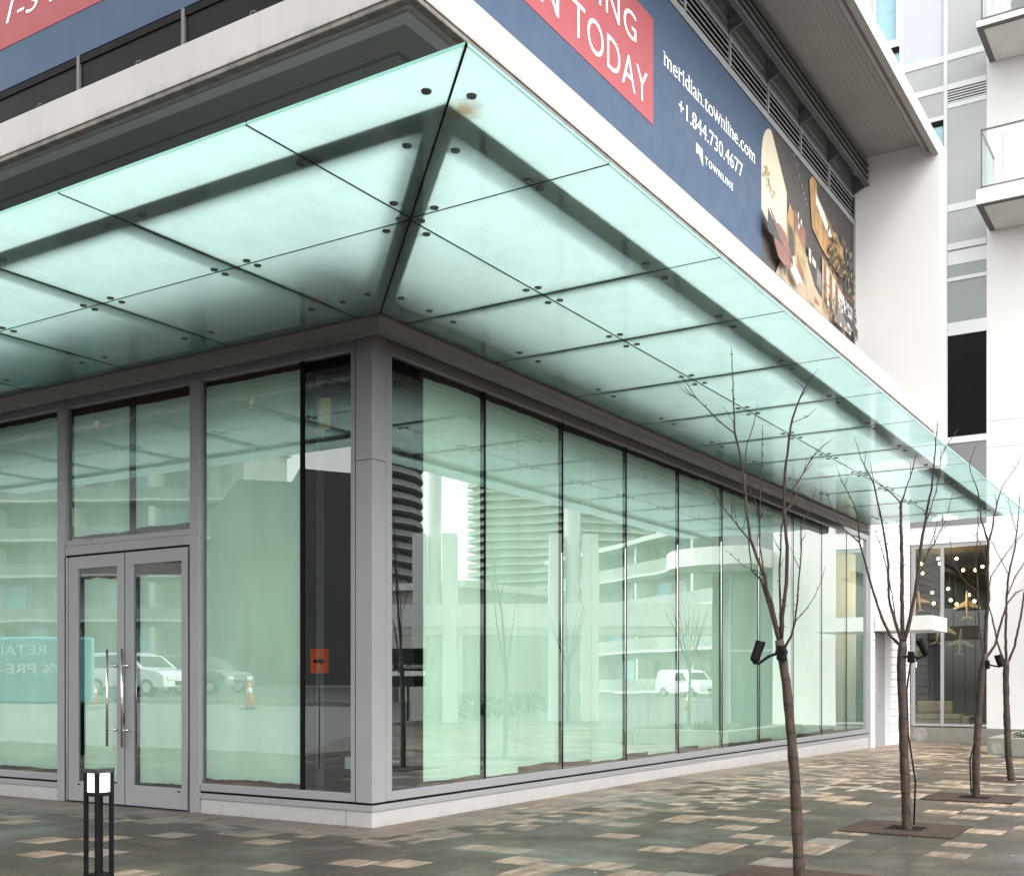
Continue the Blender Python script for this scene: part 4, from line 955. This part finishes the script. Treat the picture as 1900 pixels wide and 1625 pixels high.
w_ = EP('window', -.90,.188,14.95,17.33, BLUEW, -.03); box('window_frame', (XE+.0,-.928,17.20,XE+.025,.188,17.348), BLACKM, w_)
EP('wall_panel', .282,1.008,18.302,18.958, GREYP)
w_ = EP('window', .36,.93,19.95,22.0, BLUEW, -.02)
mb = MB(); 
for a in ((XE-.09,.28,19.75,XE-.02,.36,22.2),(XE-.09,.93,19.75,XE-.02,1.0,22.2),(XE-.09,.361,19.75,XE-.02,.929,19.95),(XE-.09,.361,22.0,XE-.02,.929,22.2)): mb.box(*a)
mb.build('window_frame', WHITEW, w_, bevel=.004); box('window_frame', (XE-.05,.285,22.201,XE-.01,1.0,22.32), BLACKM, w_); box('window_frame', (XE-.05,.285,19.62,XE-.01,1.0,19.749), BLACKM, w_)
EP('window', .285,1.005,19.145,19.61, BLUEW, -.015); EP('wall_panel', 1.122,3.2,14,24, WHITEP, 0)
# white pier with balconies
box('pier', (XE,-4.0,.262,26,-2.062,34), WHITEP, AP)
for z in (8.0, 8.72):
    box('panel_joint', (XE-.004,-4.0,z,XE-.001,-2.062,z+.014), GREYP, AP)
def balcony(z0, th, x0):
    b = box('balcony', (x0+.003,-5.2,z0+.02,XE-.003,-2.144,z0+th), WHITEP, AP, .006)
    box('balcony_edge', (x0,-5.2,z0-.0,XE-.004,-2.14,z0+.02), pbr('drip_line', (.12,.115,.10), .8) if 'drip_line' not in MATS else MATS['drip_line'], b)
    box('balcony_soffit', (x0+.16,-5.2,z0-.010,XE-.02,-2.30,z0-.001), pbr('balcony_soffit', (.60,.585,.55), .8) if 'balcony_soffit' not in MATS else MATS['balcony_soffit'], b)
    mb = MB(); z1 = z0+th
    mb.box(x0+.10,-5.2,z1+.10,x0+.112,-2.26,z1+1.55); mb.box(x0+.10,-2.262,z1+.10,XE,-2.25,z1+1.55)
    mb.build('railing_glass', GLASSR, b)
    mb = MB(); mb.box(x0+.085,-5.2,z1+1.55,x0+.13,-2.25,z1+1.585); mb.box(x0+.085,-2.27,z1+1.55,XE,-2.235,z1+1.585)
    mb.box(x0+.085,-5.2,z1+.07,x0+.13,-2.25,z1+.10)
    mb.box(x0+.085,-2.275,z1,x0+.13,-2.24,z1+1.55); mb.box(x0+.085,-3.9,z1,x0+.12,-3.87,z1+1.55)
    mb.build('handrail', FRAME_D, b)
    mb = MB(); mb.box(XE-.03,-3.3,z1+.02,XE,-2.5,z1+2.2); mb.build('balcony_door', GREYF, b)
balcony(13.96, .40, 21.9); balcony(18.60, .17, 21.95)
# air conditioner on upper balcony
t_ = thing('air_conditioner', 'pale air conditioning unit with a round grey fan on the upper balcony', 'air conditioner', (22.8, -3.1, 18.78))
box('casing', (22.5,-3.6,18.78,22.9,-2.8,19.65), WHITEW, t_, .02)
mb = MB(); mb.tube([(22.485,-3.2,19.25),(22.498,-3.2,19.25)], .30, 24); mb.build('fan', GREYD, t_)
# lobby front
box('beam', (XE-.05,-2.062,5.44,24.3,0,5.93), WHITEP, AP, .004)
box('canopy_flashing', (XE-.08,-2.055,5.935,XE-.021,-.02,6.08), GREYD, AP)
mb = MB(); mb.box(XE-.02,-.15,.29,XE+.08,-.032,5.438); mb.box(XE-.02,-.935,.29,XE+.08,-.845,5.438); mb.box(XE-.02,-.844,.30,XE+.08,-.151,.37); mb.box(XE-.02,-2.06,.30,XE+.08,-.936,.37)
mb.box(XE-.02,-.844,5.33,XE+.08,-.151,5.438); mb.box(XE-.02,-2.06,5.33,XE+.08,-.936,5.438)
lf = mb.build('window_frame', GREYD if False else pbr('lobby_frame', (.33,.33,.34), .45, .2), AP, bevel=.003)
w1 = pane_('window', (XE+.01,-.843,.372,XE+.022,-.152,5.328), AP, 5, GLASSD); w2 = pane_('window', (XE+.01,-2.055,.372,XE+.022,-.937,5.328), AP, 5, GLASSD)
m, t = _mat('damp_concrete'); v = coords(t); p = N(t, 'ShaderNodeBsdfPrincipled')
c = mixc(t, noise(t, v, 1.4, 5, .6), (.13,.125,.11), (.25,.24,.215)); L(t, c, p.inputs['Base Color']); p.inputs['Roughness'].default_value = .8
L(t, bump(t, noise(t, v, 40, 4), .2), p.inputs['Normal']); out(t, p.outputs[0]); DAMP = m
box('base_wall', (XE-.10,-4.2,-.4,24.3,-.0,.26), DAMP, AP, .01)
def splat(name, cx_, cy_, w_, h_, par, axis='x', x=0):
    P_ = []; n = 22
    for i in range(n):
        a = 2*math.pi*i/n; r = 1+random.uniform(-.22,.22)
        P_.append((x, cx_+w_*r*math.cos(a)*(1 if abs(math.cos(a)) < .7 else .85), max(-.15, min(.25, cy_+h_*r*math.sin(a)))))
    return MB().extr(P_, (-.003,0,0)).build(name, PATCH, par)
splat('mortar_patch', -.33, .06, .24, .19, AP, x=XE-.102)
# lobby interior
LB_ = MB(); LB_.box(31,-6,-.2,31.2,5,6.5); LB_.box(24.4,3.5,-.2,31,3.7,6.5); LB_.box(24.5,-6.2,-.2,31,-6,6.5)
LB_.build('inner_wall', pbr('brown_lobby_wall', (.050,.042,.034), .8, 0, .1), AP)
box('inner_wall', (28.5,.2,.2,28.9,1.6,3.2), BLACK, AP)
box('floor_slab', (24.0,-6,.10,31,3.5,.20), INFLOOR, AP); box('ceiling', (24.1,-6,5.50,31,3.5,5.6), DARKIN, AP)
mb = MB(); 
for y in (-.35, -1.1, -1.55): mb.box(24.3,y,5.44,24.45,y+.22,5.498)
mb.build('ceiling_light', pbr('warm_strip', (1,.9,.7), .5, 0, 0, emis=((1,.85,.6), 3)), AP)
ch = thing('pendant_chandelier', 'cluster of glowing pendant bulbs hanging in the dark lobby window', 'chandelier', (27, -.4, 5.5))
bp_ = [(-.134,5.347),(-.166,5.196),(.364,5.209),(.347,4.923),(-.672,5.316),(-.875,4.943),(-1.201,4.942),(-1.416,5.029),(.057,4.308),(-.007,3.972),(-.42,4.404),(-.499,4.053),(-.688,3.914),(-1.015,4.198),(-1.186,3.994)]
pr = None
for i, (y, z) in enumerate(bp_):
    xx = 27+[0,.06,-.05,.04,0,-.08,.07][i % 7]
    if pr is None: pr = MB().ball((0,0,0), .046, 12, 8).build('bulb', GLOW, ch, smooth=True); o = pr
    else: o = copyp(pr, ch)
    o.location = (xx, y, z)
    mb = MB(); mb.tube([(xx,y+random.uniform(-.1,.1),5.49),(xx,y,z+.05)], .003, 5, cap=False); mb.build('cord', DARKIN, ch)
pr.location = (27, *bp_[0])
plt = bpy.data.lights.new('chandelier_glow', 'POINT'); plt.energy = 45; plt.color = (1, .72, .42); plt.shadow_soft_size = .5
plo = bpy.data.objects.new('chandelier_glow', plt); S.collection.objects.link(plo); plo.parent = ch; plo.matrix_parent_inverse = wmat(ch).inverted(); plo.location = (26.2, -.5, 4.3)
WOODD = pbr('dull_wood', (.22,.165,.10), .6, 0, .15, 5)
BEIGED = pbr('dull_beige_wood', (.17,.145,.105), .6, 0, .15, 5)
def plane_(name_l, loc, s_, rot, m=None):
    m = BEIGED if m is BEIGE else WOODD
    t_ = thing('hanging_aeroplane', name_l, 'ornament', loc, 0, 'wooden aeroplanes hanging in the lobby')
    Mx = Matrix.Rotation(rot[0], 4, 'X') @ Matrix.Rotation(rot[1], 4, 'Y'); 
    def X(p): return tuple(Vector(loc) + (Mx @ Vector(p))*s_)
    def add(nm, mb): mb.v = [X(p) for p in mb.v]; mb.build(nm, m, t_, smooth=(nm == 'fuselage'))
    add('fuselage', MB().tube([(0,0,-.5),(0,0,-.40),(0,0,-.1),(0,0,.35),(0,0,.5),(0,0,.56)], [.012,.035,.06,.06,.045,.008], 12))
    for sg in (-1, 1):
        add('wing', MB().extr([(0,sg*.04,.18),(0,sg*.52,-.10),(0,sg*.52,-.17),(0,sg*.05,-.04)], (.018,0,0)))
        add('tailplane', MB().extr([(0,sg*.02,-.40),(0,sg*.20,-.52),(0,sg*.20,-.56),(0,sg*.02,-.48)], (.014,0,0)))
    add('fin', MB().extr([(0,-.008,-.36),(-.18,-.008,-.5),(-.18,-.008,-.55),(0,-.008,-.48)], (0,.016,0)))
plane_('pale wooden aeroplane hanging nose up at right behind the lobby glass', (26.6,-1.05,3.86), .78, (0,0))
plane_('wooden aeroplane hanging lowest behind the right lobby pane', (26.2,-.93,2.72), .74, (.05,.1), BEIGE)
plane_('large wooden aeroplane behind the lobby mullion', (26.8,-.20,3.2), 1.0, (.12,.2), BEIGE)
plane_('wooden aeroplane behind the left lobby pane above the entrance slab', (26.9,.42,4.05), .62, (-.1,0), WOOD)
plane_('small wooden aeroplane low behind the left lobby pane', (26.3,.33,2.55), .55, (0,.4), BEIGE)
# sofa
so = thing('sofa', 'beige sofa on the lobby floor behind the glass', 'sofa', (28, -.2, .2))
box('seat', (27.2,-.75,.2,28.2,.75,.55), BEIGE, so, .06); box('backrest', (28.0,-.35,.556,28.25,.75,.95), BEIGE, so, .08)
box('armrest', (27.2,-1.0,.2,28.2,-.76,.50), BEIGE, so, .06); box('armrest', (27.2,.76,.2,28.3,1.0,.80), BEIGE, so, .06)
mb = MB(); mb.box(27.196,-.74,.38,27.199,.74,.40); mb.build('piping', DARKIN, so)
# planter
PL = thing('concrete_planter', 'low concrete planter with green ground cover at the foot of the white pier', 'planter', (20, -4, gz(20)))
mb = MB(); x0, y1, zt_ = 17.95, -3.08, .285
mb.box(x0,-7,-.3,x0+.32,y1,zt_); mb.box(x0+.321,y1-.32,-.3,XE-.11,y1,zt_); 
mb.build('rim', DAMP, PL, bevel=.012)
mb = MB(); P_ = []
for i in range(22):
    a = 2*math.pi*i/22; r = 1+random.uniform(-.25,.2); P_.append((x0-.002, -3.30+.13*r*math.cos(a), .05+.13*r*math.sin(a)))
mb.extr(P_, (-.003,0,0)); mb.build('mortar_patch', PATCH, PL)
box('earth', (x0+.33,-7,-.2,XE-.12,y1-.33,.20), SOIL, PL)
mb = MB()
for _ in range(2600):
    x = random.uniform(x0+.30, x0+4.5); y = random.uniform(-5.6, y1-.32); z = random.uniform(.20,.40)*1.0
    d = Vector((random.uniform(-1,1),random.uniform(-1,1),random.uniform(-.2,.8))).normalized(); e = d.cross(Vector((random.random(),random.random(),1))).normalized()
    s_ = random.uniform(.03,.06); c_ = Vector((x,y,z))
    mb.quad([c_-e*s_*.4, c_+d*s_*.5, c_+e*s_*.4, c_-d*s_*.5])
mb.build('ground_cover', pbr('planter_leaf', (.05,.085,.025), .6, 0, .4, 9), PL, kind='stuff')
# rounded entrance canopy and glazing on the wing past the pier (mirrored in the shop glass)
LW = thing('lobby_wing', 'glazed lobby wing with a rounded white canopy mirrored in the shop windows', 'building', (25, -7, -.17))
P_ = [(24.3-2.35*math.cos(a), min(-4.02, -5.15+2.35*math.sin(a))) for a in [math.pi*(i/12-.5) for i in range(13)]]
P_ = list(reversed(P_)); P_ = P_
def ccw(P_):
    a = sum(P_[i-1][0]*P_[i][1]-P_[i][0]*P_[i-1][1] for i in range(len(P_))); return P_ if a > 0 else list(reversed(P_))
MB().prism(ccw(P_), 5.02, 5.55, 0, 1).build('rounded_canopy', [WHITEP, MATS['balcony_soffit']], LW)
box('wall', (24.6,-6.25,-.3,26,-4.01,8.5), GREYD, LW)
for k in range(1):
    y = -4.15-1.5*k
    w_ = box('window', (24.5,y-1.42,.1,24.55,y,4.98), pbr('dark_green_glass', (.05,.08,.07), .08) if 'dark_green_glass' not in MATS else MATS['dark_green_glass'], LW)
    box('window_frame', (24.44,y-1.49,-.2,24.56,y-1.43,5.0), FRAME, w_); box('window_frame', (24.46,y-1.42,2.5,24.499,y,2.56), FRAME, w_)

# ================================================================ ACROSS THE STREET (real, seen only as reflections)
def at(c, e, off, z): return (c[0]+e[0]*off, c[1]+e[1]*off, z)
DG = pbr('far_dark_glass', (.035,.042,.042), .25, 0, .3, .25)
MG = pbr('far_mid_glass', (.16,.19,.185), .25, 0, .4, .3)
WS = pbr('far_white_slab', (.50,.50,.485), .6)
RG = pbr('far_railing', (.20,.23,.22), .3, 0, .2, .3)
def ringtower(name, lab, c, pts, nf, pitch, z0, slab=.35, over=1.5, wallm=DG, grp=None):
    """high-rise whose floor slabs follow the outline pts (relative), glass set back by factor"""
    T_ = thing(name, lab, 'building', (c[0], c[1], -.3))
    zz = z0+nf*pitch
    inn = [(c[0]+x*.86, c[1]+y*.86) for x, y in pts]; outp = [(c[0]+x, c[1]+y) for x, y in pts]
    MB().prism(ccw(inn), -.3, zz+1).build('wall', wallm, T_)
    # vertical window frames on the set-back wall
    fr = MB(); n = len(inn)
    for i in range(n):
        a, b = Vector(inn[i-1]), Vector(inn[i]); k_ = max(1, int((b-a).length/2.4))
        for j in range(k_):
            q = a.lerp(b, j/k_); fr.box(q.x-.12,q.y-.12,0,q.x+.12,q.y+.12,zz)
    fr.build('window_mullions', RG, T_)
    sl_ = MB().prism(ccw(outp), 0, slab).build('balcony_slab', WS, T_); 
    mb = MB(); o2 = [(c[0]+x*.985, c[1]+y*.985) for x, y in pts]; n = len(o2)
    for i in range(n):
        a, b = Vector(o2[i-1]), Vector(o2[i]); d = (b-a).normalized(); q = Vector((-d.y, d.x))*.03
        mb.quad([(a.x,a.y,slab),(b.x,b.y,slab),(b.x,b.y,slab+1.0),(a.x,a.y,slab+1.0)]); mb.quad([(a.x+q.x,a.y+q.y,slab),(b.x+q.x,b.y+q.y,slab),(b.x+q.x,b.y+q.y,slab+1.0),(a.x+q.x,a.y+q.y,slab+1.0)])
    rl = mb.build('railing', RG, sl_)
    inv = sl_.matrix_parent_inverse.copy()
    sl_.location = (0,0,z0)
    rl.matrix_parent_inverse = Matrix.Identity(4)
    for k_ in range(1, nf):
        s2 = copyp(sl_, T_, (0,0,z0+k_*pitch)); r2 = rl.copy(); S.collection.objects.link(r2); r2.parent = s2
    return T_
# curved tower
c1_ = (202.0, -182.0)
ringtower('curved_tower', 'round white banded high-rise mirrored beside the corner post', c1_, [(24*math.cos(2*math.pi*i/28), 24*math.sin(2*math.pi*i/28)) for i in range(28)], 20, 3.0, 3.0)
d_ = Vector((.62,-.78))
c2_ = (352, -200)
def rot2(p, a): return (p[0]*math.cos(a)-p[1]*math.sin(a), p[0]*math.sin(a)+p[1]*math.cos(a))
pts2 = [rot2(p_, R(-28)+R(180)) for p_ in [(0,-34),(10,-26),(16,-8),(20,-2),(14,10),(11,28),(2,36),(-14,30),(-22,0),(-14,-26)]]
ringtower('banded_tower', 'tall pale high-rise with pointed balconies mirrored in the second window bay', c2_, pts2, 26, 2.95, 2.0, slab=.5, wallm=MG)
# mid-rise apartments: slabs, windows and railings along a street front
def midrise(name, lab, A, B, depth, zs, roof, wm, slabx=1.4, wn=10, grp=None, colm=WS):
    A, B = Vector(A), Vector(B); u = (B-A); Ln = u.length; u.normalize(); n = Vector((-u.y, u.x))
    if n.dot(Vector((CAM.x, CAM.y))-A) < 0: n = -n      # n faces the plaza
    T_ = thing(name, lab, 'building', (A.x, A.y, -.3))
    def PT(s_, o_): q = A+u*s_+n*o_; return (q.x, q.y)
    def slabb(nm, s0, s1, o0, o1, z0, z1, m, par=T_): return MB().prism(ccw([PT(s0,o0),PT(s1,o0),PT(s1,o1),PT(s0,o1)]), z0, z1).build(nm, m, par)
    slabb('wall', 0, Ln, -depth, 0, -.3, roof-.4, wm)
    slabb('roof', -.5, Ln+.5, -depth, slabx+.5, roof-.39, roof, WS)
    wmat_ = MG
    for fi, z in enumerate(zs):
        zt2 = (zs+[roof])[fi+1]
        sb = slabb('balcony', 0, Ln, .01, slabx, z-.20, z, WS)
        slabb('railing', .1, Ln-.1, slabx-.08, slabx-.04, z+.0, z+1.0, RG, sb)
        st = Ln/wn
        for k in range(wn):
            w_ = slabb('window', k*st+.25, (k+1)*st-.25-(k % 3)*.4, .01, .05, z+.15, zt2-.75, MG if (k*7+fi*3) % 4 else BLUEW)
            if k % 3 == 0: slabb('column', k*st-.2, k*st+.2, .06, slabx-.1, z+.002, zt2-.41-.28 if fi+1 < len(zs) else zt2-.4, colm)
            slabb('window_frame', k*st+.2, k*st+.28, .052, .12, z+.15, zt2-.75, WS, w_)
    return T_
midrise('midrise_apartments', 'mid-rise balcony apartments mirrored beyond the tower in the right windows', (90,-49), (64,-14), 12, [.8,4.2,7.6,10.6], 13.6, pbr('far_grey_wall', (.22,.23,.225), .8), 1.8, 14)  # the wall itself is one plain grey
midrise('balcony_apartments', 'curving balcony apartments mirrored above the shop doors', (-49,93), (-62.6,66.6), 14, [3.0,7.0,11.0,14.2,17.6], 24.5, pbr('far_beige_wall', (.30,.31,.29), .8), 2.2, 12)
# white portal frame over the plaza edge
PF = thing('portal_frame', 'white portal with round columns and tall slab piers mirrored in the windows', 'structure', (33, -16, -.1))
u_ = Vector((38-29.2, -8.9+23.1)).normalized(); n_ = Vector((-u_.y, u_.x))
A0 = Vector((29.2,-23.1))
def pf(s0, s1, o0, o1, z0, z1, nm, m=WHITEP): return MB().prism(ccw([tuple(A0+u_*s_+n_*o_) for s_, o_ in ((s0,o0),(s1,o0),(s1,o1),(s0,o1))]), z0, z1).build(nm, m, PF)
pf(-4, 17.5, -.5, .5, 3.92, 4.92, 'beam'); pf(-4, 17.5, -.45, .45, 3.55, 3.919, 'beam', WS)
for a, b in ((1.0,1.55),(2.35,2.95)): pf(a, b, -.55, .55, -.2, 7.9, 'slab_pier')
for a, b in ((6.9,7.5),(8.35,9.0)): pf(a, b, -.55, .55, -.2, 7.9, 'slab_pier')
for s_ in (1.95, 7.95):
    q = A0+u_*s_; mb = MB(); mb.tube([(q.x,q.y,-.2),(q.x,q.y,16)], .33, 20); mb.build('round_column', WHITEP, PF, smooth=True)
TB = thing('low_building', 'low pale flat-roofed building mirrored behind the portal', 'building', (52, -34, -.3))
mb = MB(); mb.box(46,-52,-.3,58,-31,7.2); mb.build('wall', TAN, TB); mb = MB(); mb.box(45.5,-52.5,7.2,58.5,-30.5,7.6); mb.build('roof', WS, TB)
mb = MB(); mb.box(45.9,-47,.2,45.97,-42,3.2); mb.box(45.9,-40,.2,45.97,-36,3.2); mb.build('window', DG, TB)
# evergreen line sign
es = Vector((27.4,-20.4))
SG = thing('station_sign', 'black sign board reading EVERGREEN on a post mirrored near the corner', 'sign', (es.x, es.y, -.1))
def sgn(s0, s1, z0, z1, o0, o1, m, nm):
    return MB().prism(ccw([tuple(es+u_*s_+n_*o_) for s_, o_ in ((s0,o0),(s1,o0),(s1,o1),(s0,o1))]), z0, z1).build(nm, m, SG)
sgn(-1.0,.5,1.35,2.9,-.05,.05,BLACKM,'board'); sgn(-.3,-.2,-.2,1.35,-.04,.04,BLACKM,'post')
sgn(-1.0,.5,1.78,1.98,.051,.056,WHITEI,'white_band')
def ontoS(u, d, z):
    q = es+u_*u+n_*(.053+d); return (q.x, q.y, z)
text('lettering', 'EVERGREEN', .42, -.92, 2.08, 2.24, (ontoS,), WHITEI, SG)
# hedge bed and road clutter
HB = MB()
for _ in range(1800):
    x = random.uniform(28.5,44); y = random.uniform(-24,-20.5) if x > 32 else random.uniform(-30,-27); z = random.uniform(-.3,1.0)
    d = Vector((random.uniform(-1,1),random.uniform(-1,1),random.uniform(-1,1))).normalized(); e = d.orthogonal().normalized(); c_ = Vector((x,y,z)); s_ = random.uniform(.1,.22)
    HB.quad([c_-e*s_*.5, c_+d*s_*.6, c_+e*s_*.5, c_-d*s_*.6])
HB.build('hedge', HEDGE, label='low dark hedge mirrored behind the white portal', cat='hedge')

def wheel(x, y, r, par, wdt=.22):
    w_ = MB().tube([(x,y-wdt/2,r),(x,y+wdt/2,r)], r, 20).build('wheel', RUBBER, par)
    MB().tube([(x,y-wdt/2-.01,r),(x,y+wdt/2+.01,r)], r*.6, 14).build('rim', STEEL, w_)
def car(name, lab, loc, rz, body, prof, win, wdt, wheels, cat='car', grp=None):
    """side profile (x,z) lofted across the width with tumblehome"""
    T_ = thing(name, lab, cat, (0,0,0), 0, grp)
    mb = MB(); n = len(prof); hw = wdt/2; belt = win['belt']; lay_ = []
    for y, s_ in ((-hw,0),(-hw*.93,1),(hw*.93,1),(hw,0)):
        lay_.append([(x*(1 if s_ else .985), (y if z <= belt else y*(1-(z-belt)*.20)), z if not s_ else z+.012) for x, z in prof])
    mb.v = [p_ for l_ in lay_ for p_ in l_]
    for a in range(3):
        for i in range(n): j = (i+1) % n; mb.f.append((a*n+i, a*n+j, (a+1)*n+j, (a+1)*n+i)); mb.m.append(0)
    mb.f.append(tuple(reversed(range(n)))); mb.f.append(tuple(range(3*n,4*n))); mb.m += [0,0]
    mb.build('body', body, T_, bevel=.03)
    for sg in (-1, 1):
        for w_ in win['side']:
            yb_ = lambda z: sg*hw*(1-(z-belt)*.20)+sg*.006
            MB().extr([(x, yb_(z), z) for x, z in w_], (0,sg*.004,0)).build('side_window', DG, T_)
    (xa,za),(xb_,zb_) = win['front']; k_ = hw*.80
    MB().extr([(xa,-k_,za),(xa,k_,za),(xb_,k_*.88,zb_),(xb_,-k_*.88,zb_)], (.012,0,.012)).build('windscreen', DG, T_)
    for x in wheels: 
        for sg in (-1, 1): wheel(x, sg*(hw-.09), .33, T_)
    xf = max(x for x, z in prof)
    for sg in (-1, 1): box('headlight', (xf-.06,sg*hw*.62-.16,.62,xf+.005,sg*hw*.62+.16,.76), WHITEI, T_, .02)
    box('grille', (xf-.04,-.35,.42,xf+.004,.35,.60), BLACKM, T_)
    T_.location = loc; T_.rotation_euler = (0,0,rz); return T_
suv = [(-2.2,.32),(-2.25,.75),(-2.15,1.05),(-1.9,1.55),(-1.6,1.66),(-.2,1.68),(.35,1.55),(1.05,1.08),(1.9,.96),(2.2,.80),(2.25,.35)]
sw = dict(belt=1.05, side=[[(-1.9,1.1),(-1.75,1.5),(-.85,1.58),(-.85,1.1)],[(-.8,1.1),(-.8,1.58),(-.15,1.58),(.3,1.42),(.8,1.1)]], front=((1.02,1.10),(.40,1.53)))
car('parked_car', 'white suv parked by the kerb mirrored behind the door handles', (-20.4,28.7,1.01), R(-93), CARW, suv, sw, 1.85, (-1.35,1.4), grp=None)
car('parked_car', 'dark grey car parked on the far side of the white suv in the reflection', (-25,30.2,1.05), R(-92), CARG, suv, sw, 1.85, (-1.35,1.4))
van = [(-2.5,.35),(-2.52,1.0),(-2.4,1.75),(-2.1,1.86),(.3,1.86),(.75,1.72),(1.25,1.15),(2.3,1.0),(2.45,.8),(2.45,.35)]
vw = dict(belt=1.1, side=[[(-.25,1.15),(-.25,1.66),(.45,1.66),(.95,1.15)]], front=((1.22,1.18),(.80,1.68)))
car('white_van', 'white cargo van parked by the street mirrored in the fifth window bay', (61.0,-23.0,.49), R(118), CARW, van, vw, 1.95, (-1.6,1.55), cat='van')
def cone(lab, x, y, z, h_):
    t_ = thing('traffic_cone', lab, 'traffic cone', (x, y, z))
    MB().box(x-.19,y-.19,z,x+.19,y+.19,z+.03).build('base', BLACKM, t_)
    MB().tube([(x,y,z+.03),(x,y,z+h_)], [.14,.03], 16).build('cone_body', ORANGE, t_, smooth=True)
    MB().tube([(x,y,z+h_*.55),(x,y,z+h_*.75)], [.0824+.004,.0583+.004], 16).build('reflective_band', WHITEI, t_, smooth=True)
cone('orange cone with a white band standing in the plaza mirrored in the papered pane', -12.3, 14.4, .84, .75)
cone('orange cone beside the blue hoarding mirrored in the left door', -12.0, 20.4, .90, .55)
cone('orange cone in front of the white van mirrored in a far window bay', 41.5, -14.5, .16, .8)
# detour sign
ds = thing('detour_sign', 'orange road works sign with a black arrow mirrored in the corner window', 'sign', (-5.7, 6.0, 0))
u2 = Vector((-.75,-.66)).normalized(); n2 = Vector((.85,-.52)).normalized(); q0 = Vector((-5.72,5.98))
def dsp(s_, z, o_): q = q0+Vector((-.62,-.78))*s_+Vector((.78,-.62))*o_; return (q.x, q.y, z)
mb = MB(); mb.extr([dsp(-.16,1.70,0),dsp(.16,1.70,0),dsp(.16,2.14,0),dsp(-.16,2.14,0)], tuple(Vector((.78,-.62,0))*.01)); mb.build('board', ORANGE, ds)
mb = MB(); mb.quad([dsp(s_,z,.013) for s_, z in ((-.10,1.895),(.02,1.895),(.02,1.85),(.11,1.92),(.02,1.99),(.02,1.945),(-.10,1.945))]); mb.build('arrow', BLACK, ds)
mb = MB(); q = dsp(0,0,-.03); mb.tube([q,(q[0],q[1],2.2)], .012, 8); mb.build('post', BLACKM, ds)
# blue hoarding
hd = thing('blue_hoarding', 'bright blue retail hoarding with white lettering mirrored in the left windows', 'hoarding', (-5.5, 14, 0))
hA, hB = Vector((-6.2,12.8)), Vector((-4.4,15.9)); hu = (hB-hA).normalized(); hn = Vector((hu.y,-hu.x))
if hn.dot(Vector((0,8))-hA) < 0: hn = -hn
def hp(s_, o_): q = hA+hu*s_+hn*o_; return (q.x, q.y)
MB().prism(ccw([hp(0,0),hp(3.9,0),hp(3.9,-.14),(hp(0,-.14))]), 1.08, 2.50).build('panel', TEAL, hd, bevel=.06)
for s_ in (.2, 3.6): MB().prism(ccw([hp(s_,-.02),hp(s_+.1,-.02),hp(s_+.1,-.12),hp(s_,-.12)]), 0, 1.08).build('leg', BLACKM, hd)
hl = lambda u, d, z: (*hp(u, .003+d), z)
text('lettering', 'RETAIL', 1.05, 2.2, 2.12, 2.32, (hl,), WHITEI, hd)
text('lettering', '100% PRE-LEASED', .30, 3.4, 1.72, 1.93, (hl,), WHITEI, hd, bold=.02)
# dark gabled hall
gb = thing('dark_hall', 'dark flat-roofed hall with a slanted end mirrored in the papered corner windows', 'building', (-42, 44, -.3))
ga, gb2 = Vector((-44.5,53.5)), Vector((-52.5,29.0)); gu = (gb2-ga).normalized(); gn = Vector((gu.y,-gu.x))
gn = gn if gn.dot(Vector((0,0))-ga) > 0 else -gn
def gp(s_, z, o_=0): q = ga+gu*s_+gn*o_; return (q.x, q.y, z)
Lg = (gb2-ga).length
mb = MB(); mb.extr([gp(2,-.3),gp(Lg+14,-.3),gp(Lg+14,12.6),gp(20,14.4),gp(8.6,15.9),gp(8.1,15.0),gp(4,15.4),gp(2,13.1)], tuple(-gn.to_3d()*14)); mb.build('wall', pbr('dark_hall_wall', (.065,.065,.065), .7, 0, .2, .2), gb)
mb = MB()
for k in range(2,6): mb.extr([gp(10+4*k,4,.02),gp(12+4*k,4,.02),gp(12+4*k,9,.02),gp(10+4*k,9,.02)], tuple(gn.to_3d()*.03))
mb.build('window_band', MG, gb)
# street trees far behind the portal
for k, (x, y) in enumerate(((31.5,-15.5),(32.5,-10.5))):
    t_ = thing('street_tree', ['bare street tree by the portal, nearer the tall slab piers','bare street tree by the portal, nearer the white van'][k], 'tree', (x,y,gz(x)-.1), 0, 'bare street trees by the road')
    MB().tube([(x,y,-.3),(x+.05,y,1.2),(x,y+.03,2.2)], [.08,.06,.05], 8).build('trunk', BARK, t_)
    for _ in range(11):
        a = random.uniform(0,6.28); sp_ = random.uniform(.5,1.6)
        mb = MB(); p0 = (x,y,random.uniform(1.8,2.3)); p1 = (x+math.cos(a)*sp_*.45,y+math.sin(a)*sp_*.45,p0[2]+1.1); p2 = (x+math.cos(a)*sp_,y+math.sin(a)*sp_,p0[2]+random.uniform(2,2.9))
        mb.tube([p0,p1,p2], [.03,.018,.005], 5)
        q = Vector(p1); mb.tube([q, q+Vector((random.uniform(-.5,.5),random.uniform(-.5,.5),.9))], [.012,.004], 5); mb.build('branch', BARK, t_)
